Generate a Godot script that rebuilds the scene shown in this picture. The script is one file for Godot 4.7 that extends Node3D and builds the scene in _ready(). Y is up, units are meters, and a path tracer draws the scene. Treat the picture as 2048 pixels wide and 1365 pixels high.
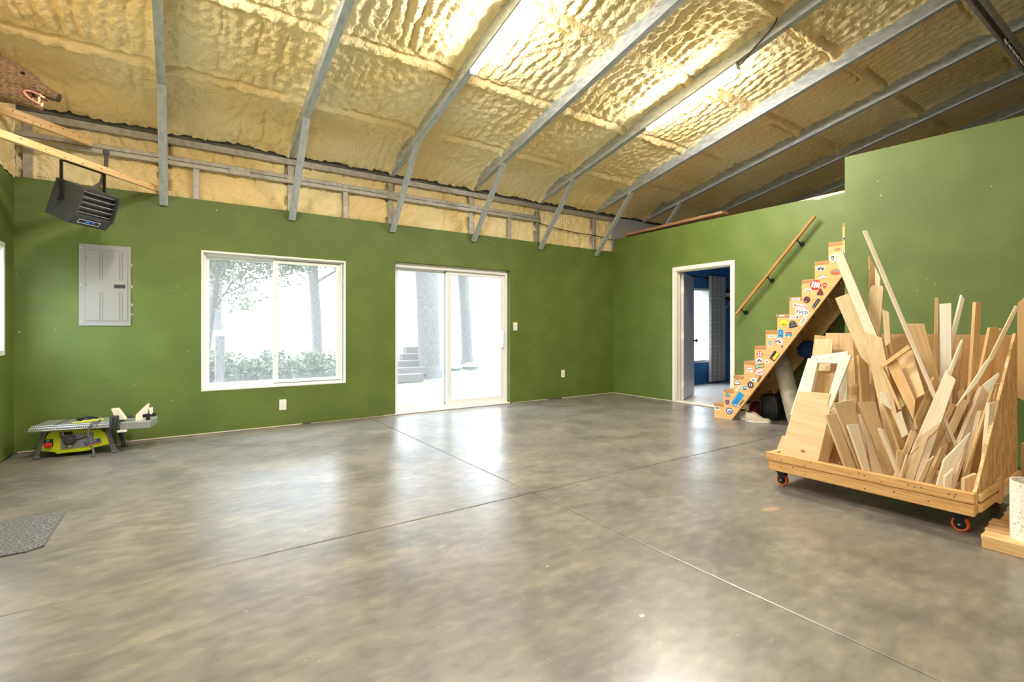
extends Node3D
# A workshop with sprayed-foam roof, green walls, a plywood stair covered in stickers and a rolling scrap-wood cart.

const ZB := -6.193      # room face of the back wall
const XR := 6.402       # room face of the right wall
const XL := -1.24       # room face of the left wall
const XS := 5.69        # outer face of the stair stringer
const XW := 5.60        # face of the partition wall beside the stair
const PITCH := 0.219    # roof rise per metre
const ZEND := 3.4       # rear of the room, behind the camera

var M := {}
var used := {}
var smooth := 0
var rng := RandomNumberGenerator.new()

func _ready() -> void:
	rng.seed = 77
	setup_camera()
	setup_light()
	make_materials()
	build_shell()
	build_roof()
	build_lamps()
	build_openings()
	build_blue_room()
	build_outside()
	build_stair()
	build_wall_fittings()
	build_corner()
	build_saw()
	build_cart()
	build_right_edge()
	build_under_stair()

func setup_camera() -> void:
	var c := Camera3D.new()
	c.name = "camera"
	c.projection = Camera3D.PROJECTION_FRUSTUM
	c.keep_aspect = Camera3D.KEEP_HEIGHT
	c.near = 0.05
	c.far = 200.0
	c.size = 1365.0 / 978.0 * c.near
	c.frustum_offset = Vector2(0.0, (661.0 - 682.5) / 978.0 * c.near)
	c.position = Vector3(0, 1.12, 0)
	c.rotation.y = deg_to_rad(-34.2)
	add_child(c)
	c.current = true

func setup_light() -> void:
	var e := Environment.new()
	e.background_mode = Environment.BG_SKY
	var sky := Sky.new()
	var sm := ProceduralSkyMaterial.new()      # a bright, even overcast
	sm.sky_top_color = Color(0.86, 0.93, 1.0)
	sm.sky_horizon_color = Color(0.89, 0.95, 1.0)
	sm.ground_horizon_color = Color(0.80, 0.82, 0.80)
	sm.ground_bottom_color = Color(0.55, 0.56, 0.52)
	sky.sky_material = sm
	e.sky = sky
	e.background_energy_multiplier = 14.0
	e.tonemap_mode = Environment.TONE_MAPPER_LINEAR
	e.tonemap_exposure = 1.06
	e.sdfgi_enabled = true
	e.ssao_enabled = true
	e.ssil_enabled = true
	var w := WorldEnvironment.new()
	w.name = "environment"
	w.environment = e
	add_child(w)

# ---------------------------------------------------------------- helpers
func numbered(called: String) -> String:
	if not used.has(called):
		used[called] = 0
		return called
	used[called] += 1
	return "%s_%03d" % [called, used[called]]

func obj(called: String, s, m: Material, parent: Node = null) -> MeshInstance3D:
	var o := MeshInstance3D.new()
	if s is SurfaceTool:
		s.generate_normals()
		o.mesh = s.commit()
	else:
		o.mesh = s
	o.material_override = m
	if parent == null:
		o.name = numbered(called)
		add_child(o, true)
	else:
		var n := called
		var i := 0
		while parent.has_node(NodePath(n)):
			i += 1
			n = "%s_%03d" % [called, i]
		o.name = n
		parent.add_child(o, true)
	return o

func tag(o: Node, label: String, category: String, group := "", kind := "") -> Node:
	o.set_meta("label", label)
	o.set_meta("category", category)
	if group != "":
		o.set_meta("group", group)
	if kind != "":
		o.set_meta("kind", kind)
	return o

func thing(called: String, label: String, category: String, at := Vector3.ZERO, turn := 0.0, group := "", kind := "") -> Node3D:
	var o := Node3D.new()
	o.name = numbered(called)
	add_child(o, true)
	o.position = at
	o.rotation.y = turn
	tag(o, label, category, group, kind)
	return o

func st() -> SurfaceTool:
	var s := SurfaceTool.new()
	s.begin(Mesh.PRIMITIVE_TRIANGLES)
	s.set_smooth_group(0xFFFFFFFF)
	return s

func tri(s: SurfaceTool, a: Vector3, b: Vector3, c: Vector3, out: Vector3) -> void:
	if (b - a).cross(c - a).dot(out) > 0.0:
		var t := b
		b = c
		c = t
	s.add_vertex(a)
	s.add_vertex(b)
	s.add_vertex(c)

func quad(s: SurfaceTool, a: Vector3, b: Vector3, c: Vector3, d: Vector3, out: Vector3) -> void:
	tri(s, a, b, c, out)
	tri(s, a, c, d, out)

func box(s: SurfaceTool, c: Vector3, size: Vector3, bev := 0.0, b := Basis.IDENTITY) -> void:
	s.set_smooth_group(0xFFFFFFFF)
	var h := size * 0.5
	bev = minf(bev, minf(h.x, minf(h.y, h.z)) * 0.7)
	var P := func(axis: int, sg: Vector3) -> Vector3:
		var v := Vector3(h.x - bev, h.y - bev, h.z - bev)
		v[axis] = h[axis]
		return c + b * (v * sg)
	for axis in 3:
		var u := (axis + 1) % 3
		var w := (axis + 2) % 3
		for k in [-1.0, 1.0]:
			var p := []
			for q in [[-1.0, -1.0], [1.0, -1.0], [1.0, 1.0], [-1.0, 1.0]]:
				var sg := Vector3.ZERO
				sg[axis] = k
				sg[u] = q[0]
				sg[w] = q[1]
				p.append(P.call(axis, sg))
			var out := Vector3.ZERO
			out[axis] = k
			quad(s, p[0], p[1], p[2], p[3], b * out)
	if bev <= 0.0:
		return
	for axis in 3:                       # the edges that run along axis
		var u := (axis + 1) % 3
		var w := (axis + 2) % 3
		for ku in [-1.0, 1.0]:
			for kw in [-1.0, 1.0]:
				var lo := Vector3.ZERO
				lo[axis] = -1.0
				lo[u] = ku
				lo[w] = kw
				var hi := lo
				hi[axis] = 1.0
				var out := lo
				out[axis] = 0.0
				quad(s, P.call(u, lo), P.call(w, lo), P.call(w, hi), P.call(u, hi), b * out)
	for kx in [-1.0, 1.0]:
		for ky in [-1.0, 1.0]:
			for kz in [-1.0, 1.0]:
				var sg := Vector3(kx, ky, kz)
				tri(s, P.call(0, sg), P.call(1, sg), P.call(2, sg), b * sg)

func span(s: SurfaceTool, lo: Vector3, hi: Vector3, bev := 0.0) -> void:
	box(s, (lo + hi) * 0.5, (hi - lo).abs(), bev)

func one_box(size: Vector3, bev := 0.0, at := Vector3.ZERO, b := Basis.IDENTITY) -> SurfaceTool:
	var s := st()
	box(s, at, size, bev, b)
	return s

func beam(s: SurfaceTool, a: Vector3, b: Vector3, w: float, t: float, up := Vector3.UP, bev := 0.0) -> void:
	var y := (b - a).normalized()
	var x := up.cross(y).normalized()
	var z := x.cross(y).normalized()
	box(s, (a + b) * 0.5, Vector3(w, a.distance_to(b), t), bev, Basis(x, y, z))

# polygon in the local xy plane, extruded along local z from 0 to depth, placed by xf
func prism(s: SurfaceTool, poly: PackedVector2Array, depth: float, xf := Transform3D.IDENTITY, bev := 0.0) -> void:
	s.set_smooth_group(0xFFFFFFFF)
	if Geometry2D.is_polygon_clockwise(poly):
		poly.reverse()
	var inner := poly
	if bev > 0.0:
		var got := Geometry2D.offset_polygon(poly, -bev, Geometry2D.JOIN_MITER)
		if got.size() == 1 and got[0].size() == poly.size():
			inner = got[0]
			if Geometry2D.is_polygon_clockwise(inner):
				inner.reverse()
			var best := 0
			for i in inner.size():
				if inner[i].distance_to(poly[0]) < inner[best].distance_to(poly[0]):
					best = i
			var turned := PackedVector2Array()
			for i in inner.size():
				turned.append(inner[(i + best) % inner.size()])
			inner = turned
		else:
			bev = 0.0
	var ids := Geometry2D.triangulate_polygon(inner)
	for k in 2:
		var z := depth if k == 1 else 0.0
		var out := xf.basis * Vector3(0, 0, 1 if k == 1 else -1)
		for i in range(0, ids.size(), 3):
			var p := []
			for j in 3:
				var v := inner[ids[i + j]]
				p.append(xf * Vector3(v.x, v.y, z))
			tri(s, p[0], p[1], p[2], out)
	var n := poly.size()
	for i in n:
		var a := poly[i]
		var b := poly[(i + 1) % n]
		var nn := xf.basis * Vector3(b.y - a.y, a.x - b.x, 0)
		quad(s, xf * Vector3(a.x, a.y, bev), xf * Vector3(b.x, b.y, bev), xf * Vector3(b.x, b.y, depth - bev), xf * Vector3(a.x, a.y, depth - bev), nn)
		if bev > 0.0:
			var ai := inner[i]
			var bi := inner[(i + 1) % n]
			quad(s, xf * Vector3(a.x, a.y, bev), xf * Vector3(b.x, b.y, bev), xf * Vector3(bi.x, bi.y, 0), xf * Vector3(ai.x, ai.y, 0), nn + xf.basis * Vector3(0, 0, -0.01))
			quad(s, xf * Vector3(a.x, a.y, depth - bev), xf * Vector3(b.x, b.y, depth - bev), xf * Vector3(bi.x, bi.y, depth), xf * Vector3(ai.x, ai.y, depth), nn + xf.basis * Vector3(0, 0, 0.01))

# flat ring between two polygons of the same number of points, extruded
func ring(s: SurfaceTool, outer: PackedVector2Array, inner: PackedVector2Array, depth: float, xf := Transform3D.IDENTITY) -> void:
	s.set_smooth_group(0xFFFFFFFF)
	var n := outer.size()
	var mid := Vector2.ZERO
	for p in outer:
		mid += p / n
	for i in n:
		var j := (i + 1) % n
		for k in 2:
			var z := depth if k == 1 else 0.0
			quad(s, xf * Vector3(outer[i].x, outer[i].y, z), xf * Vector3(outer[j].x, outer[j].y, z), xf * Vector3(inner[j].x, inner[j].y, z), xf * Vector3(inner[i].x, inner[i].y, z), xf.basis * Vector3(0, 0, 1 if k == 1 else -1))
		var mo := (outer[i] + outer[j]) * 0.5 - mid
		var mi := mid - (inner[i] + inner[j]) * 0.5
		quad(s, xf * Vector3(outer[i].x, outer[i].y, 0), xf * Vector3(outer[j].x, outer[j].y, 0), xf * Vector3(outer[j].x, outer[j].y, depth), xf * Vector3(outer[i].x, outer[i].y, depth), xf.basis * Vector3(mo.x, mo.y, 0))
		quad(s, xf * Vector3(inner[i].x, inner[i].y, 0), xf * Vector3(inner[j].x, inner[j].y, 0), xf * Vector3(inner[j].x, inner[j].y, depth), xf * Vector3(inner[i].x, inner[i].y, depth), xf.basis * Vector3(mi.x, mi.y, 0))

func ngon(n: int, rx: float, ry: float, from := 0.0) -> PackedVector2Array:
	var p := PackedVector2Array()
	for i in n:
		var a := from + TAU * i / n
		p.append(Vector2(cos(a) * rx, sin(a) * ry))
	return p

# profile of (radius, height) pairs turned about local y
func lathe(s: SurfaceTool, prof: Array, seg: int, xf := Transform3D.IDENTITY) -> void:
	for i in prof.size() - 1:
		smooth += 1
		s.set_smooth_group(smooth)
		var a: Vector2 = prof[i]
		var b: Vector2 = prof[i + 1]
		var d := b - a
		for k in seg:
			var t0 := TAU * k / seg
			var t1 := TAU * (k + 1) / seg
			var tm := (t0 + t1) * 0.5
			var out := xf.basis * Vector3(cos(tm) * d.y, -d.x, sin(tm) * d.y)
			var p := [Vector3(cos(t0) * a.x, a.y, sin(t0) * a.x), Vector3(cos(t1) * a.x, a.y, sin(t1) * a.x), Vector3(cos(t1) * b.x, b.y, sin(t1) * b.x), Vector3(cos(t0) * b.x, b.y, sin(t0) * b.x)]
			if a.x > 1e-6:
				tri(s, xf * p[0], xf * p[1], xf * p[2], out)
			if b.x > 1e-6:
				tri(s, xf * p[0], xf * p[2], xf * p[3], out)
	s.set_smooth_group(0xFFFFFFFF)

func cyl(s: SurfaceTool, a: Vector3, b: Vector3, r: float, seg := 16, r2 := -1.0) -> void:
	if r2 < 0.0:
		r2 = r
	var y := (b - a).normalized()
	var x := (Vector3.RIGHT if absf(y.x) < 0.8 else Vector3.UP).cross(y).normalized()
	var z := x.cross(y)
	var l := a.distance_to(b)
	var e := minf(minf(r, r2) * 0.15, 0.003)
	lathe(s, [Vector2(0, 0), Vector2(r - e, 0), Vector2(r, e), Vector2(r2, l - e), Vector2(r2 - e, l), Vector2(0, l)], seg, Transform3D(Basis(x, y, z), a))

func tube(s: SurfaceTool, pts: Array, r: float, seg := 8) -> void:
	smooth += 1
	var n := pts.size()
	var rings := []
	var side := Vector3.UP
	for i in n:
		var t: Vector3 = ((pts[mini(i + 1, n - 1)] as Vector3) - (pts[maxi(i - 1, 0)] as Vector3)).normalized()
		if i == 0:
			side = (Vector3.UP if absf(t.y) < 0.9 else Vector3.RIGHT).cross(t).normalized()
		side = (side - t * side.dot(t)).normalized()
		var up := t.cross(side)
		var rg := []
		for k in seg:
			var a := TAU * k / seg
			rg.append((pts[i] as Vector3) + side * cos(a) * r + up * sin(a) * r)
		rings.append(rg)
	s.set_smooth_group(smooth)
	for i in n - 1:
		var mid: Vector3 = (pts[i] + pts[i + 1]) * 0.5
		for k in seg:
			var k2 := (k + 1) % seg
			var a: Vector3 = rings[i][k]
			var c: Vector3 = rings[i + 1][k2]
			quad(s, a, rings[i][k2], c, rings[i + 1][k], (a + c) * 0.5 - mid)
	s.set_smooth_group(0xFFFFFFFF)
	for e in [0, n - 1]:
		var out: Vector3 = (pts[0] - pts[1]) if e == 0 else (pts[n - 1] - pts[n - 2])
		for k in range(1, seg - 1):
			tri(s, rings[e][0], rings[e][k], rings[e][k + 1], out)

func curve(pts: Array, per := 6) -> Array:
	var out := []
	for i in pts.size() - 1:
		var p0: Vector3 = pts[maxi(i - 1, 0)]
		var p3: Vector3 = pts[mini(i + 2, pts.size() - 1)]
		for k in per:
			out.append((pts[i] as Vector3).cubic_interpolate(pts[i + 1], p0, p3, float(k) / per))
	out.append(pts[-1])
	return out

# regular grid of points -> smooth mesh; f(i, j) gives the point, flip turns it over
func sheet(nx: int, ny: int, f: Callable, flip := false) -> ArrayMesh:
	var v := PackedVector3Array()
	for j in ny + 1:
		for i in nx + 1:
			v.append(f.call(i, j))
	return grid_mesh(nx, ny, v, flip)

func grid_mesh(nx: int, ny: int, v: PackedVector3Array, flip: bool, col := PackedColorArray(), uv := PackedVector2Array()) -> ArrayMesh:
	var nrm := PackedVector3Array()
	nrm.resize(v.size())
	var w := nx + 1
	for j in ny + 1:
		for i in w:
			var du := v[j * w + mini(i + 1, nx)] - v[j * w + maxi(i - 1, 0)]
			var dv := v[mini(j + 1, ny) * w + i] - v[maxi(j - 1, 0) * w + i]
			var n := du.cross(dv).normalized()
			nrm[j * w + i] = -n if flip else n
	var ids := PackedInt32Array()
	for j in ny:
		for i in nx:
			var a := j * w + i
			var q := [a, a + w, a + w + 1, a, a + w + 1, a + 1]
			if flip:
				q = [a, a + w + 1, a + w, a, a + 1, a + w + 1]
			for k in q:
				ids.append(k)
	var arr := []
	arr.resize(Mesh.ARRAY_MAX)
	arr[Mesh.ARRAY_VERTEX] = v
	arr[Mesh.ARRAY_NORMAL] = nrm
	arr[Mesh.ARRAY_INDEX] = ids
	if col.size():
		arr[Mesh.ARRAY_COLOR] = col
	if uv.size():
		arr[Mesh.ARRAY_TEX_UV] = uv
	var m := ArrayMesh.new()
	m.add_surface_from_arrays(Mesh.PRIMITIVE_TRIANGLES, arr)
	return m

func lettering(called: String, text: String, height: float, parent: Node, xf: Transform3D, m: Material, width := 0.0, bold := true, depth := 0.0006) -> void:
	var f := SystemFont.new()
	f.font_names = PackedStringArray(["Droid Sans"])
	if bold:
		f.font_weight = 700
	var t := TextMesh.new()
	t.text = text
	t.font = f
	t.font_size = 48
	t.pixel_size = height / 36.0
	t.depth = depth
	t.curve_step = 2.0
	var o := obj(called, t, m, parent)
	o.transform = xf
	if width > 0.0:
		var got := t.get_aabb().size.x
		if got > 0.001:
			o.transform = xf * Transform3D(Basis.from_scale(Vector3(width / got, 1, 1)))

# ---------------------------------------------------------------- materials
func noise(seed_: int, freq: float, type := FastNoiseLite.TYPE_SIMPLEX_SMOOTH, octaves := 1) -> FastNoiseLite:
	var n := FastNoiseLite.new()
	n.seed = seed_
	n.frequency = freq
	n.noise_type = type
	n.fractal_type = FastNoiseLite.FRACTAL_NONE if octaves <= 1 else FastNoiseLite.FRACTAL_FBM
	n.fractal_octaves = octaves
	return n

func grey(n: FastNoiseLite, size: int) -> Image:
	return n.get_seamless_image(size, size, false, false, 0.12)

func grey_tex(n: FastNoiseLite, size := 256) -> ImageTexture:
	return ImageTexture.create_from_image(grey(n, size))

# picture of a noise through a ramp of sRGB colours
func ramp(im: Image, stops: Array, low := 0.25, high := 0.75) -> Image:
	var g := Gradient.new()
	var offs := PackedFloat32Array()
	var cols := PackedColorArray()
	for i in stops.size():
		offs.append(float(i) / (stops.size() - 1))
		cols.append(stops[i])
	g.offsets = offs
	g.colors = cols
	var lut := PackedByteArray()
	for i in 256:
		var c := g.sample(clampf((i / 255.0 - low) / (high - low), 0, 1))
		lut.append_array(PackedByteArray([c.r8, c.g8, c.b8, c.a8]))
	im.convert(Image.FORMAT_L8)
	var src := im.get_data()
	var out := PackedByteArray()
	out.resize(src.size() * 4)
	for i in src.size():
		var k := src[i] * 4
		out[i * 4] = lut[k]
		out[i * 4 + 1] = lut[k + 1]
		out[i * 4 + 2] = lut[k + 2]
		out[i * 4 + 3] = lut[k + 3]
	return Image.create_from_data(im.get_width(), im.get_height(), false, Image.FORMAT_RGBA8, out)

func tex(im: Image) -> ImageTexture:
	return ImageTexture.create_from_image(im)

func mat(called: String, c: Color, rough := 0.6, metal := 0.0) -> StandardMaterial3D:
	var m := StandardMaterial3D.new()
	m.resource_name = called
	m.albedo_color = c
	m.roughness = rough
	m.metallic = metal
	M[called] = m
	return m

func rgb(r: int, g: int, b: int) -> Color:
	return Color8(r, g, b)

# grain runs along the local axis given by `along` (0 x, 1 y, 2 z)
func wood(called: String, stops: Array, along := 1, across := 9.0, seed_ := 1, rough := 0.62, offs := Vector3.ZERO) -> StandardMaterial3D:
	var m := mat(called, Color.WHITE, rough)
	var key := "woodtex_%d" % seed_
	if not M.has(key):
		M[key] = tex(ramp(grey(noise(seed_, 0.03, FastNoiseLite.TYPE_SIMPLEX_SMOOTH, 5), 256), stops, 0.12, 0.88))
	m.albedo_texture = M[key]
	m.uv1_triplanar = true
	m.uv1_triplanar_sharpness = 6.0
	var sc := Vector3.ONE * across
	sc[along] = across * 0.06
	m.uv1_scale = sc
	m.uv1_offset = offs
	m.heightmap_enabled = true
	m.heightmap_texture = M["fine_noise"]
	m.heightmap_scale = 0.04
	return m

func make_materials() -> void:
	M["fine_noise"] = grey_tex(noise(5, 0.06, FastNoiseLite.TYPE_SIMPLEX_SMOOTH, 3), 256)
	# foam: tone in the vertices, grain in the relief
	var m := mat("foam", Color.WHITE, 0.85)
	m.vertex_color_use_as_albedo = true
	m.uv1_triplanar = true
	m.uv1_scale = Vector3.ONE * 1.6
	m.heightmap_enabled = true
	m.heightmap_texture = grey_tex(noise(9, 0.035, FastNoiseLite.TYPE_SIMPLEX_SMOOTH, 4), 512)
	m.heightmap_scale = 1.0
	m.metallic_specular = 0.2
	# zinc
	m = mat("zinc", Color.WHITE, 0.45, 0.35)
	m.albedo_texture = tex(ramp(grey(noise(14, 0.02, FastNoiseLite.TYPE_SIMPLEX_SMOOTH, 3), 256), [rgb(166, 174, 176), rgb(182, 189, 191), rgb(192, 198, 199)]))
	m.uv1_triplanar = true
	m.uv1_scale = Vector3(3, 3, 1.2)
	m = mat("zinc_post", Color.WHITE, 0.48, 0.4)
	m.albedo_texture = tex(ramp(grey(noise(16, 0.02, FastNoiseLite.TYPE_SIMPLEX_SMOOTH, 4), 256), [rgb(164, 158, 148), rgb(174, 168, 158), rgb(182, 176, 167)]))
	m.uv1_triplanar = true
	m.uv1_scale = Vector3(2, 2, 2)
	# paint
	make_green()
	m = mat("blue_paint", rgb(62, 124, 184), 0.55)
	m = mat("white_vinyl", rgb(236, 236, 232), 0.35)
	m = mat("cream_trim", rgb(226, 220, 204), 0.5)
	m = mat("gypsum", rgb(206, 196, 172), 0.9)
	m = mat("dark_gap", rgb(58, 46, 34), 0.95)
	m = mat("roof_steel", rgb(120, 118, 112), 0.6, 0.4)
	m = mat("outer_steel", rgb(150, 150, 146), 0.7)
	m = mat("plain_wall", rgb(196, 190, 176), 0.8)
	m = mat("pane_glass", Color(1, 1, 1, 0.06), 0.03)
	m.transparency = BaseMaterial3D.TRANSPARENCY_ALPHA
	m = mat("insect_screen_veil", Color(0.86, 0.88, 0.90, 0.14), 0.9)  # pale backlit veil: window glare put into the sheet, screens and dusty panes alike
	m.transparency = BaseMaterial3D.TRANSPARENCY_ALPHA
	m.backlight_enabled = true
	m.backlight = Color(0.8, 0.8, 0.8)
	make_floor()
	# wood
	wood("ply", [rgb(200, 172, 128), rgb(212, 186, 142), rgb(220, 196, 154)], 1, 9.1, 21)
	wood("birch", [rgb(222, 184, 134), rgb(229, 194, 146), rgb(234, 203, 158)], 0, 3.0, 22)
	wood("pale", [rgb(226, 208, 174), rgb(234, 218, 188), rgb(238, 225, 199)], 1, 9.1, 23)
	wood("brown", [rgb(188, 152, 102), rgb(198, 163, 113), rgb(206, 173, 124)], 1, 5.2, 24)
	wood("dark", [rgb(196, 162, 112), rgb(208, 176, 126), rgb(216, 188, 140)], 1, 11.7, 25)
	wood("white", [rgb(232, 222, 198), rgb(240, 232, 212), rgb(244, 238, 224)], 1, 3.0, 26)
	wood("pine", [rgb(206, 162, 104), rgb(218, 176, 118), rgb(226, 188, 132)], 1, 10.4, 27)
	wood("pine_rail", [rgb(194, 144, 82), rgb(210, 162, 98), rgb(220, 176, 114)], 2, 8.0, 28)
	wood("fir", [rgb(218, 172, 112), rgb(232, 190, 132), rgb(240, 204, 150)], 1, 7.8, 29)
	wood("stringer", [rgb(214, 160, 98), rgb(224, 173, 110), rgb(230, 183, 121)], 2, 4.0, 30)
	wood("tread", [rgb(160, 114, 68), rgb(174, 127, 78), rgb(188, 142, 92)], 0, 8.0, 31)
	wood("rail_oak", [rgb(158, 108, 56), rgb(178, 128, 72), rgb(194, 146, 88)], 1, 12.0, 32, 0.4)
	wood("old_board", [rgb(120, 84, 58), rgb(150, 108, 76), rgb(166, 126, 92)], 2, 8.0, 33)
	var im := Image.create(512, 512, false, Image.FORMAT_RGBA8)
	im.fill(rgb(206, 164, 108))
	var r := RandomNumberGenerator.new()
	r.seed = 6
	for i in 1500:           # pressed strands
		var c := rgb(188, 142, 88).lerp(rgb(244, 216, 164), pow(r.randf(), 0.8))
		var w := r.randi_range(5, 16)
		var h := r.randi_range(40, 130)
		var x := r.randi_range(-4, 511)
		var y := r.randi_range(-40, 511)
		im.fill_rect(Rect2i(x, y, w, h).intersection(Rect2i(0, 0, 512, 512)), c)
	m = mat("strand", Color.WHITE, 0.7)
	m.albedo_texture = tex(im)
	m.uv1_triplanar = true
	m.uv1_scale = Vector3.ONE * 1.9
	m.heightmap_enabled = true
	m.heightmap_texture = m.albedo_texture
	m.heightmap_scale = 0.05
	wood("blue_floor", [rgb(176, 168, 156), rgb(196, 189, 178), rgb(208, 202, 192)], 0, 4.0, 35, 0.45)
	mat("knot", rgb(112, 66, 34), 0.7)
	mat("cardboard", rgb(190, 150, 100), 0.85)
	mat("hardboard", rgb(198, 158, 104), 0.7)
	# things
	mat("black_metal", rgb(30, 29, 28), 0.5, 0.3)
	mat("black_plastic", rgb(28, 28, 29), 0.5)
	mat("charcoal", rgb(58, 58, 60), 0.55)
	mat("grey_plastic", rgb(92, 92, 92), 0.5)
	mat("silver", rgb(196, 196, 194), 0.35, 0.7)
	mat("lime", rgb(190, 200, 20), 0.45)
	mat("lime_dusty", rgb(196, 200, 70), 0.6)
	mat("red", rgb(200, 34, 34), 0.45)
	mat("dark_red", rgb(118, 18, 26), 0.8)
	mat("orange", rgb(236, 104, 30), 0.4)
	mat("panel_grey", rgb(152, 152, 148), 0.45, 0.1)
	mat("panel_groove", rgb(128, 128, 124), 0.5, 0.1)
	mat("plate_white", rgb(238, 234, 226), 0.4)
	mat("slot_dark", rgb(70, 64, 58), 0.6)
	mat("paper_white", rgb(238, 236, 230), 0.6)
	mat("ink_black", rgb(34, 34, 36), 0.6)
	mat("ink_grey", rgb(140, 140, 138), 0.6)
	mat("ink_blue", rgb(20, 148, 206), 0.5)
	mat("ink_teal", rgb(70, 160, 176), 0.5)
	mat("ink_red", rgb(206, 44, 40), 0.5)
	mat("ink_maroon", rgb(120, 30, 48), 0.5)
	mat("ink_pink", rgb(226, 120, 160), 0.5)
	mat("ink_yellow", rgb(244, 218, 28), 0.5)
	mat("ink_green", rgb(66, 140, 60), 0.5)
	mat("ink_purple", rgb(92, 70, 120), 0.5)
	mat("ink_orange", rgb(230, 106, 44), 0.5)
	mat("ink_tan", rgb(176, 130, 84), 0.6)
	mat("ink_navy", rgb(52, 78, 130), 0.5)
	m = mat("carpet_tile", Color.WHITE, 0.95)
	m.albedo_texture = tex(ramp(grey(noise(41, 0.09, FastNoiseLite.TYPE_CELLULAR, 2), 256), [rgb(70, 70, 72), rgb(104, 104, 106), rgb(150, 150, 150)]))
	m.uv1_triplanar = true
	m.uv1_scale = Vector3(4.5, 4.5, 6.5)
	m.heightmap_enabled = true
	m.heightmap_texture = m.albedo_texture
	m.heightmap_scale = 0.6
	m = mat("curtain", Color.WHITE, 0.85)
	m.albedo_texture = tex(ramp(grey(noise(43, 0.03, FastNoiseLite.TYPE_CELLULAR, 2), 256), [rgb(176, 170, 162), rgb(204, 198, 190), rgb(222, 217, 210)]))
	m.uv1_triplanar = true
	m.uv1_scale = Vector3.ONE * 4.0
	m.backlight_enabled = true
	m.backlight = Color(0.35, 0.34, 0.33)
	m = mat("sheer", rgb(240, 242, 244), 0.9)
	m.backlight_enabled = true
	m.backlight = Color(0.9, 0.9, 0.9)
	m = mat("speckled_paper", Color.WHITE, 0.8)
	m.albedo_texture = tex(ramp(grey(noise(44, 0.05, FastNoiseLite.TYPE_SIMPLEX_SMOOTH, 2), 256), [rgb(164, 128, 76), rgb(234, 228, 208), rgb(236, 231, 213), rgb(238, 234, 219)], 0.14, 0.5))
	m.uv1_triplanar = true
	m.uv1_scale = Vector3.ONE * 4.5
	m = mat("tube_card", Color.WHITE, 0.85)
	m.albedo_texture = tex(ramp(grey(noise(45, 0.02, FastNoiseLite.TYPE_SIMPLEX_SMOOTH, 3), 256), [rgb(168, 158, 136), rgb(188, 178, 156), rgb(198, 190, 168)]))
	m.uv1_triplanar = true
	m = mat("boar_hide", Color.WHITE, 0.9)
	m.albedo_texture = tex(ramp(grey(noise(46, 0.05, FastNoiseLite.TYPE_SIMPLEX_SMOOTH, 4), 256), [rgb(74, 58, 42), rgb(112, 88, 62), rgb(140, 112, 80)]))
	m.uv1_triplanar = true
	m.uv1_scale = Vector3(2, 7, 7)
	m.heightmap_enabled = true
	m.heightmap_texture = m.albedo_texture
	m.heightmap_scale = 0.35
	mat("boar_nose", rgb(58, 46, 40), 0.5)
	mat("gum", rgb(196, 134, 118), 0.5)
	mat("tooth", rgb(236, 222, 184), 0.4)
	mat("eye", rgb(20, 14, 10), 0.15)
	mat("fleece_blue", rgb(34, 62, 104), 0.95)
	mat("shoe", rgb(190, 176, 154), 0.8)
	mat("shoe_sole", rgb(216, 210, 196), 0.7)
	# outside
	m = mat("lawn", Color.WHITE, 0.95)
	m.albedo_texture = tex(ramp(grey(noise(51, 0.03, FastNoiseLite.TYPE_SIMPLEX_SMOOTH, 4), 256), [rgb(78, 84, 60), rgb(98, 102, 76), rgb(112, 112, 90)]))
	m.uv1_triplanar = true
	m.uv1_scale = Vector3.ONE * 0.25
	m = mat("bark", Color.WHITE, 0.95)
	m.albedo_texture = tex(ramp(grey(noise(52, 0.03, FastNoiseLite.TYPE_SIMPLEX_SMOOTH, 4), 256), [rgb(74, 72, 70), rgb(92, 89, 86), rgb(108, 104, 100)]))
	m.uv1_triplanar = true
	m.uv1_scale = Vector3(5, 1, 5)
	m = mat("leaf", rgb(104, 114, 94), 0.8)
	m.backlight_enabled = true
	m.backlight = Color(0.4, 0.44, 0.34)
	m.vertex_color_use_as_albedo = true
	mat("timber_step", rgb(88, 82, 76), 0.9)
	mat("siding", rgb(130, 128, 124), 0.8)
	mat("far_window", rgb(46, 50, 54), 0.4)

func make_green() -> void:
	var base := ramp(grey(noise(61, 0.012, FastNoiseLite.TYPE_SIMPLEX_SMOOTH, 3), 512), [rgb(88, 106, 41), rgb(92, 110, 44), rgb(97, 115, 47)])
	base.resize(1024, 1024)
	var r := RandomNumberGenerator.new()
	r.seed = 5
	for i in 46:     # chips where the paint is knocked off the board
		var p := Vector2i(r.randi_range(4, 1010), r.randi_range(4, 1010))
		var big := r.randf() < 0.25
		base.fill_rect(Rect2i(p, Vector2i(r.randi_range(2, 3 if big else 2), r.randi_range(2, 4 if big else 2))), rgb(206, 200, 160) if r.randf() < 0.6 else rgb(150, 166, 96))
	for i in 6:      # long scratches
		var p := Vector2i(r.randi_range(10, 1000), r.randi_range(10, 960))
		for k in r.randi_range(8, 22):
			base.fill_rect(Rect2i(p.x + (k / 7), p.y + k, 1, 1), rgb(136, 156, 84))
	var m := mat("green_paint", Color.WHITE, 0.55)
	m.albedo_texture = tex(base)
	m.uv1_triplanar = true
	m.uv1_world_triplanar = true
	m.uv1_triplanar_sharpness = 8.0
	m.uv1_scale = Vector3.ONE * 0.28
	m.uv1_offset = Vector3(0.13, 0.02, 0.31)

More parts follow.
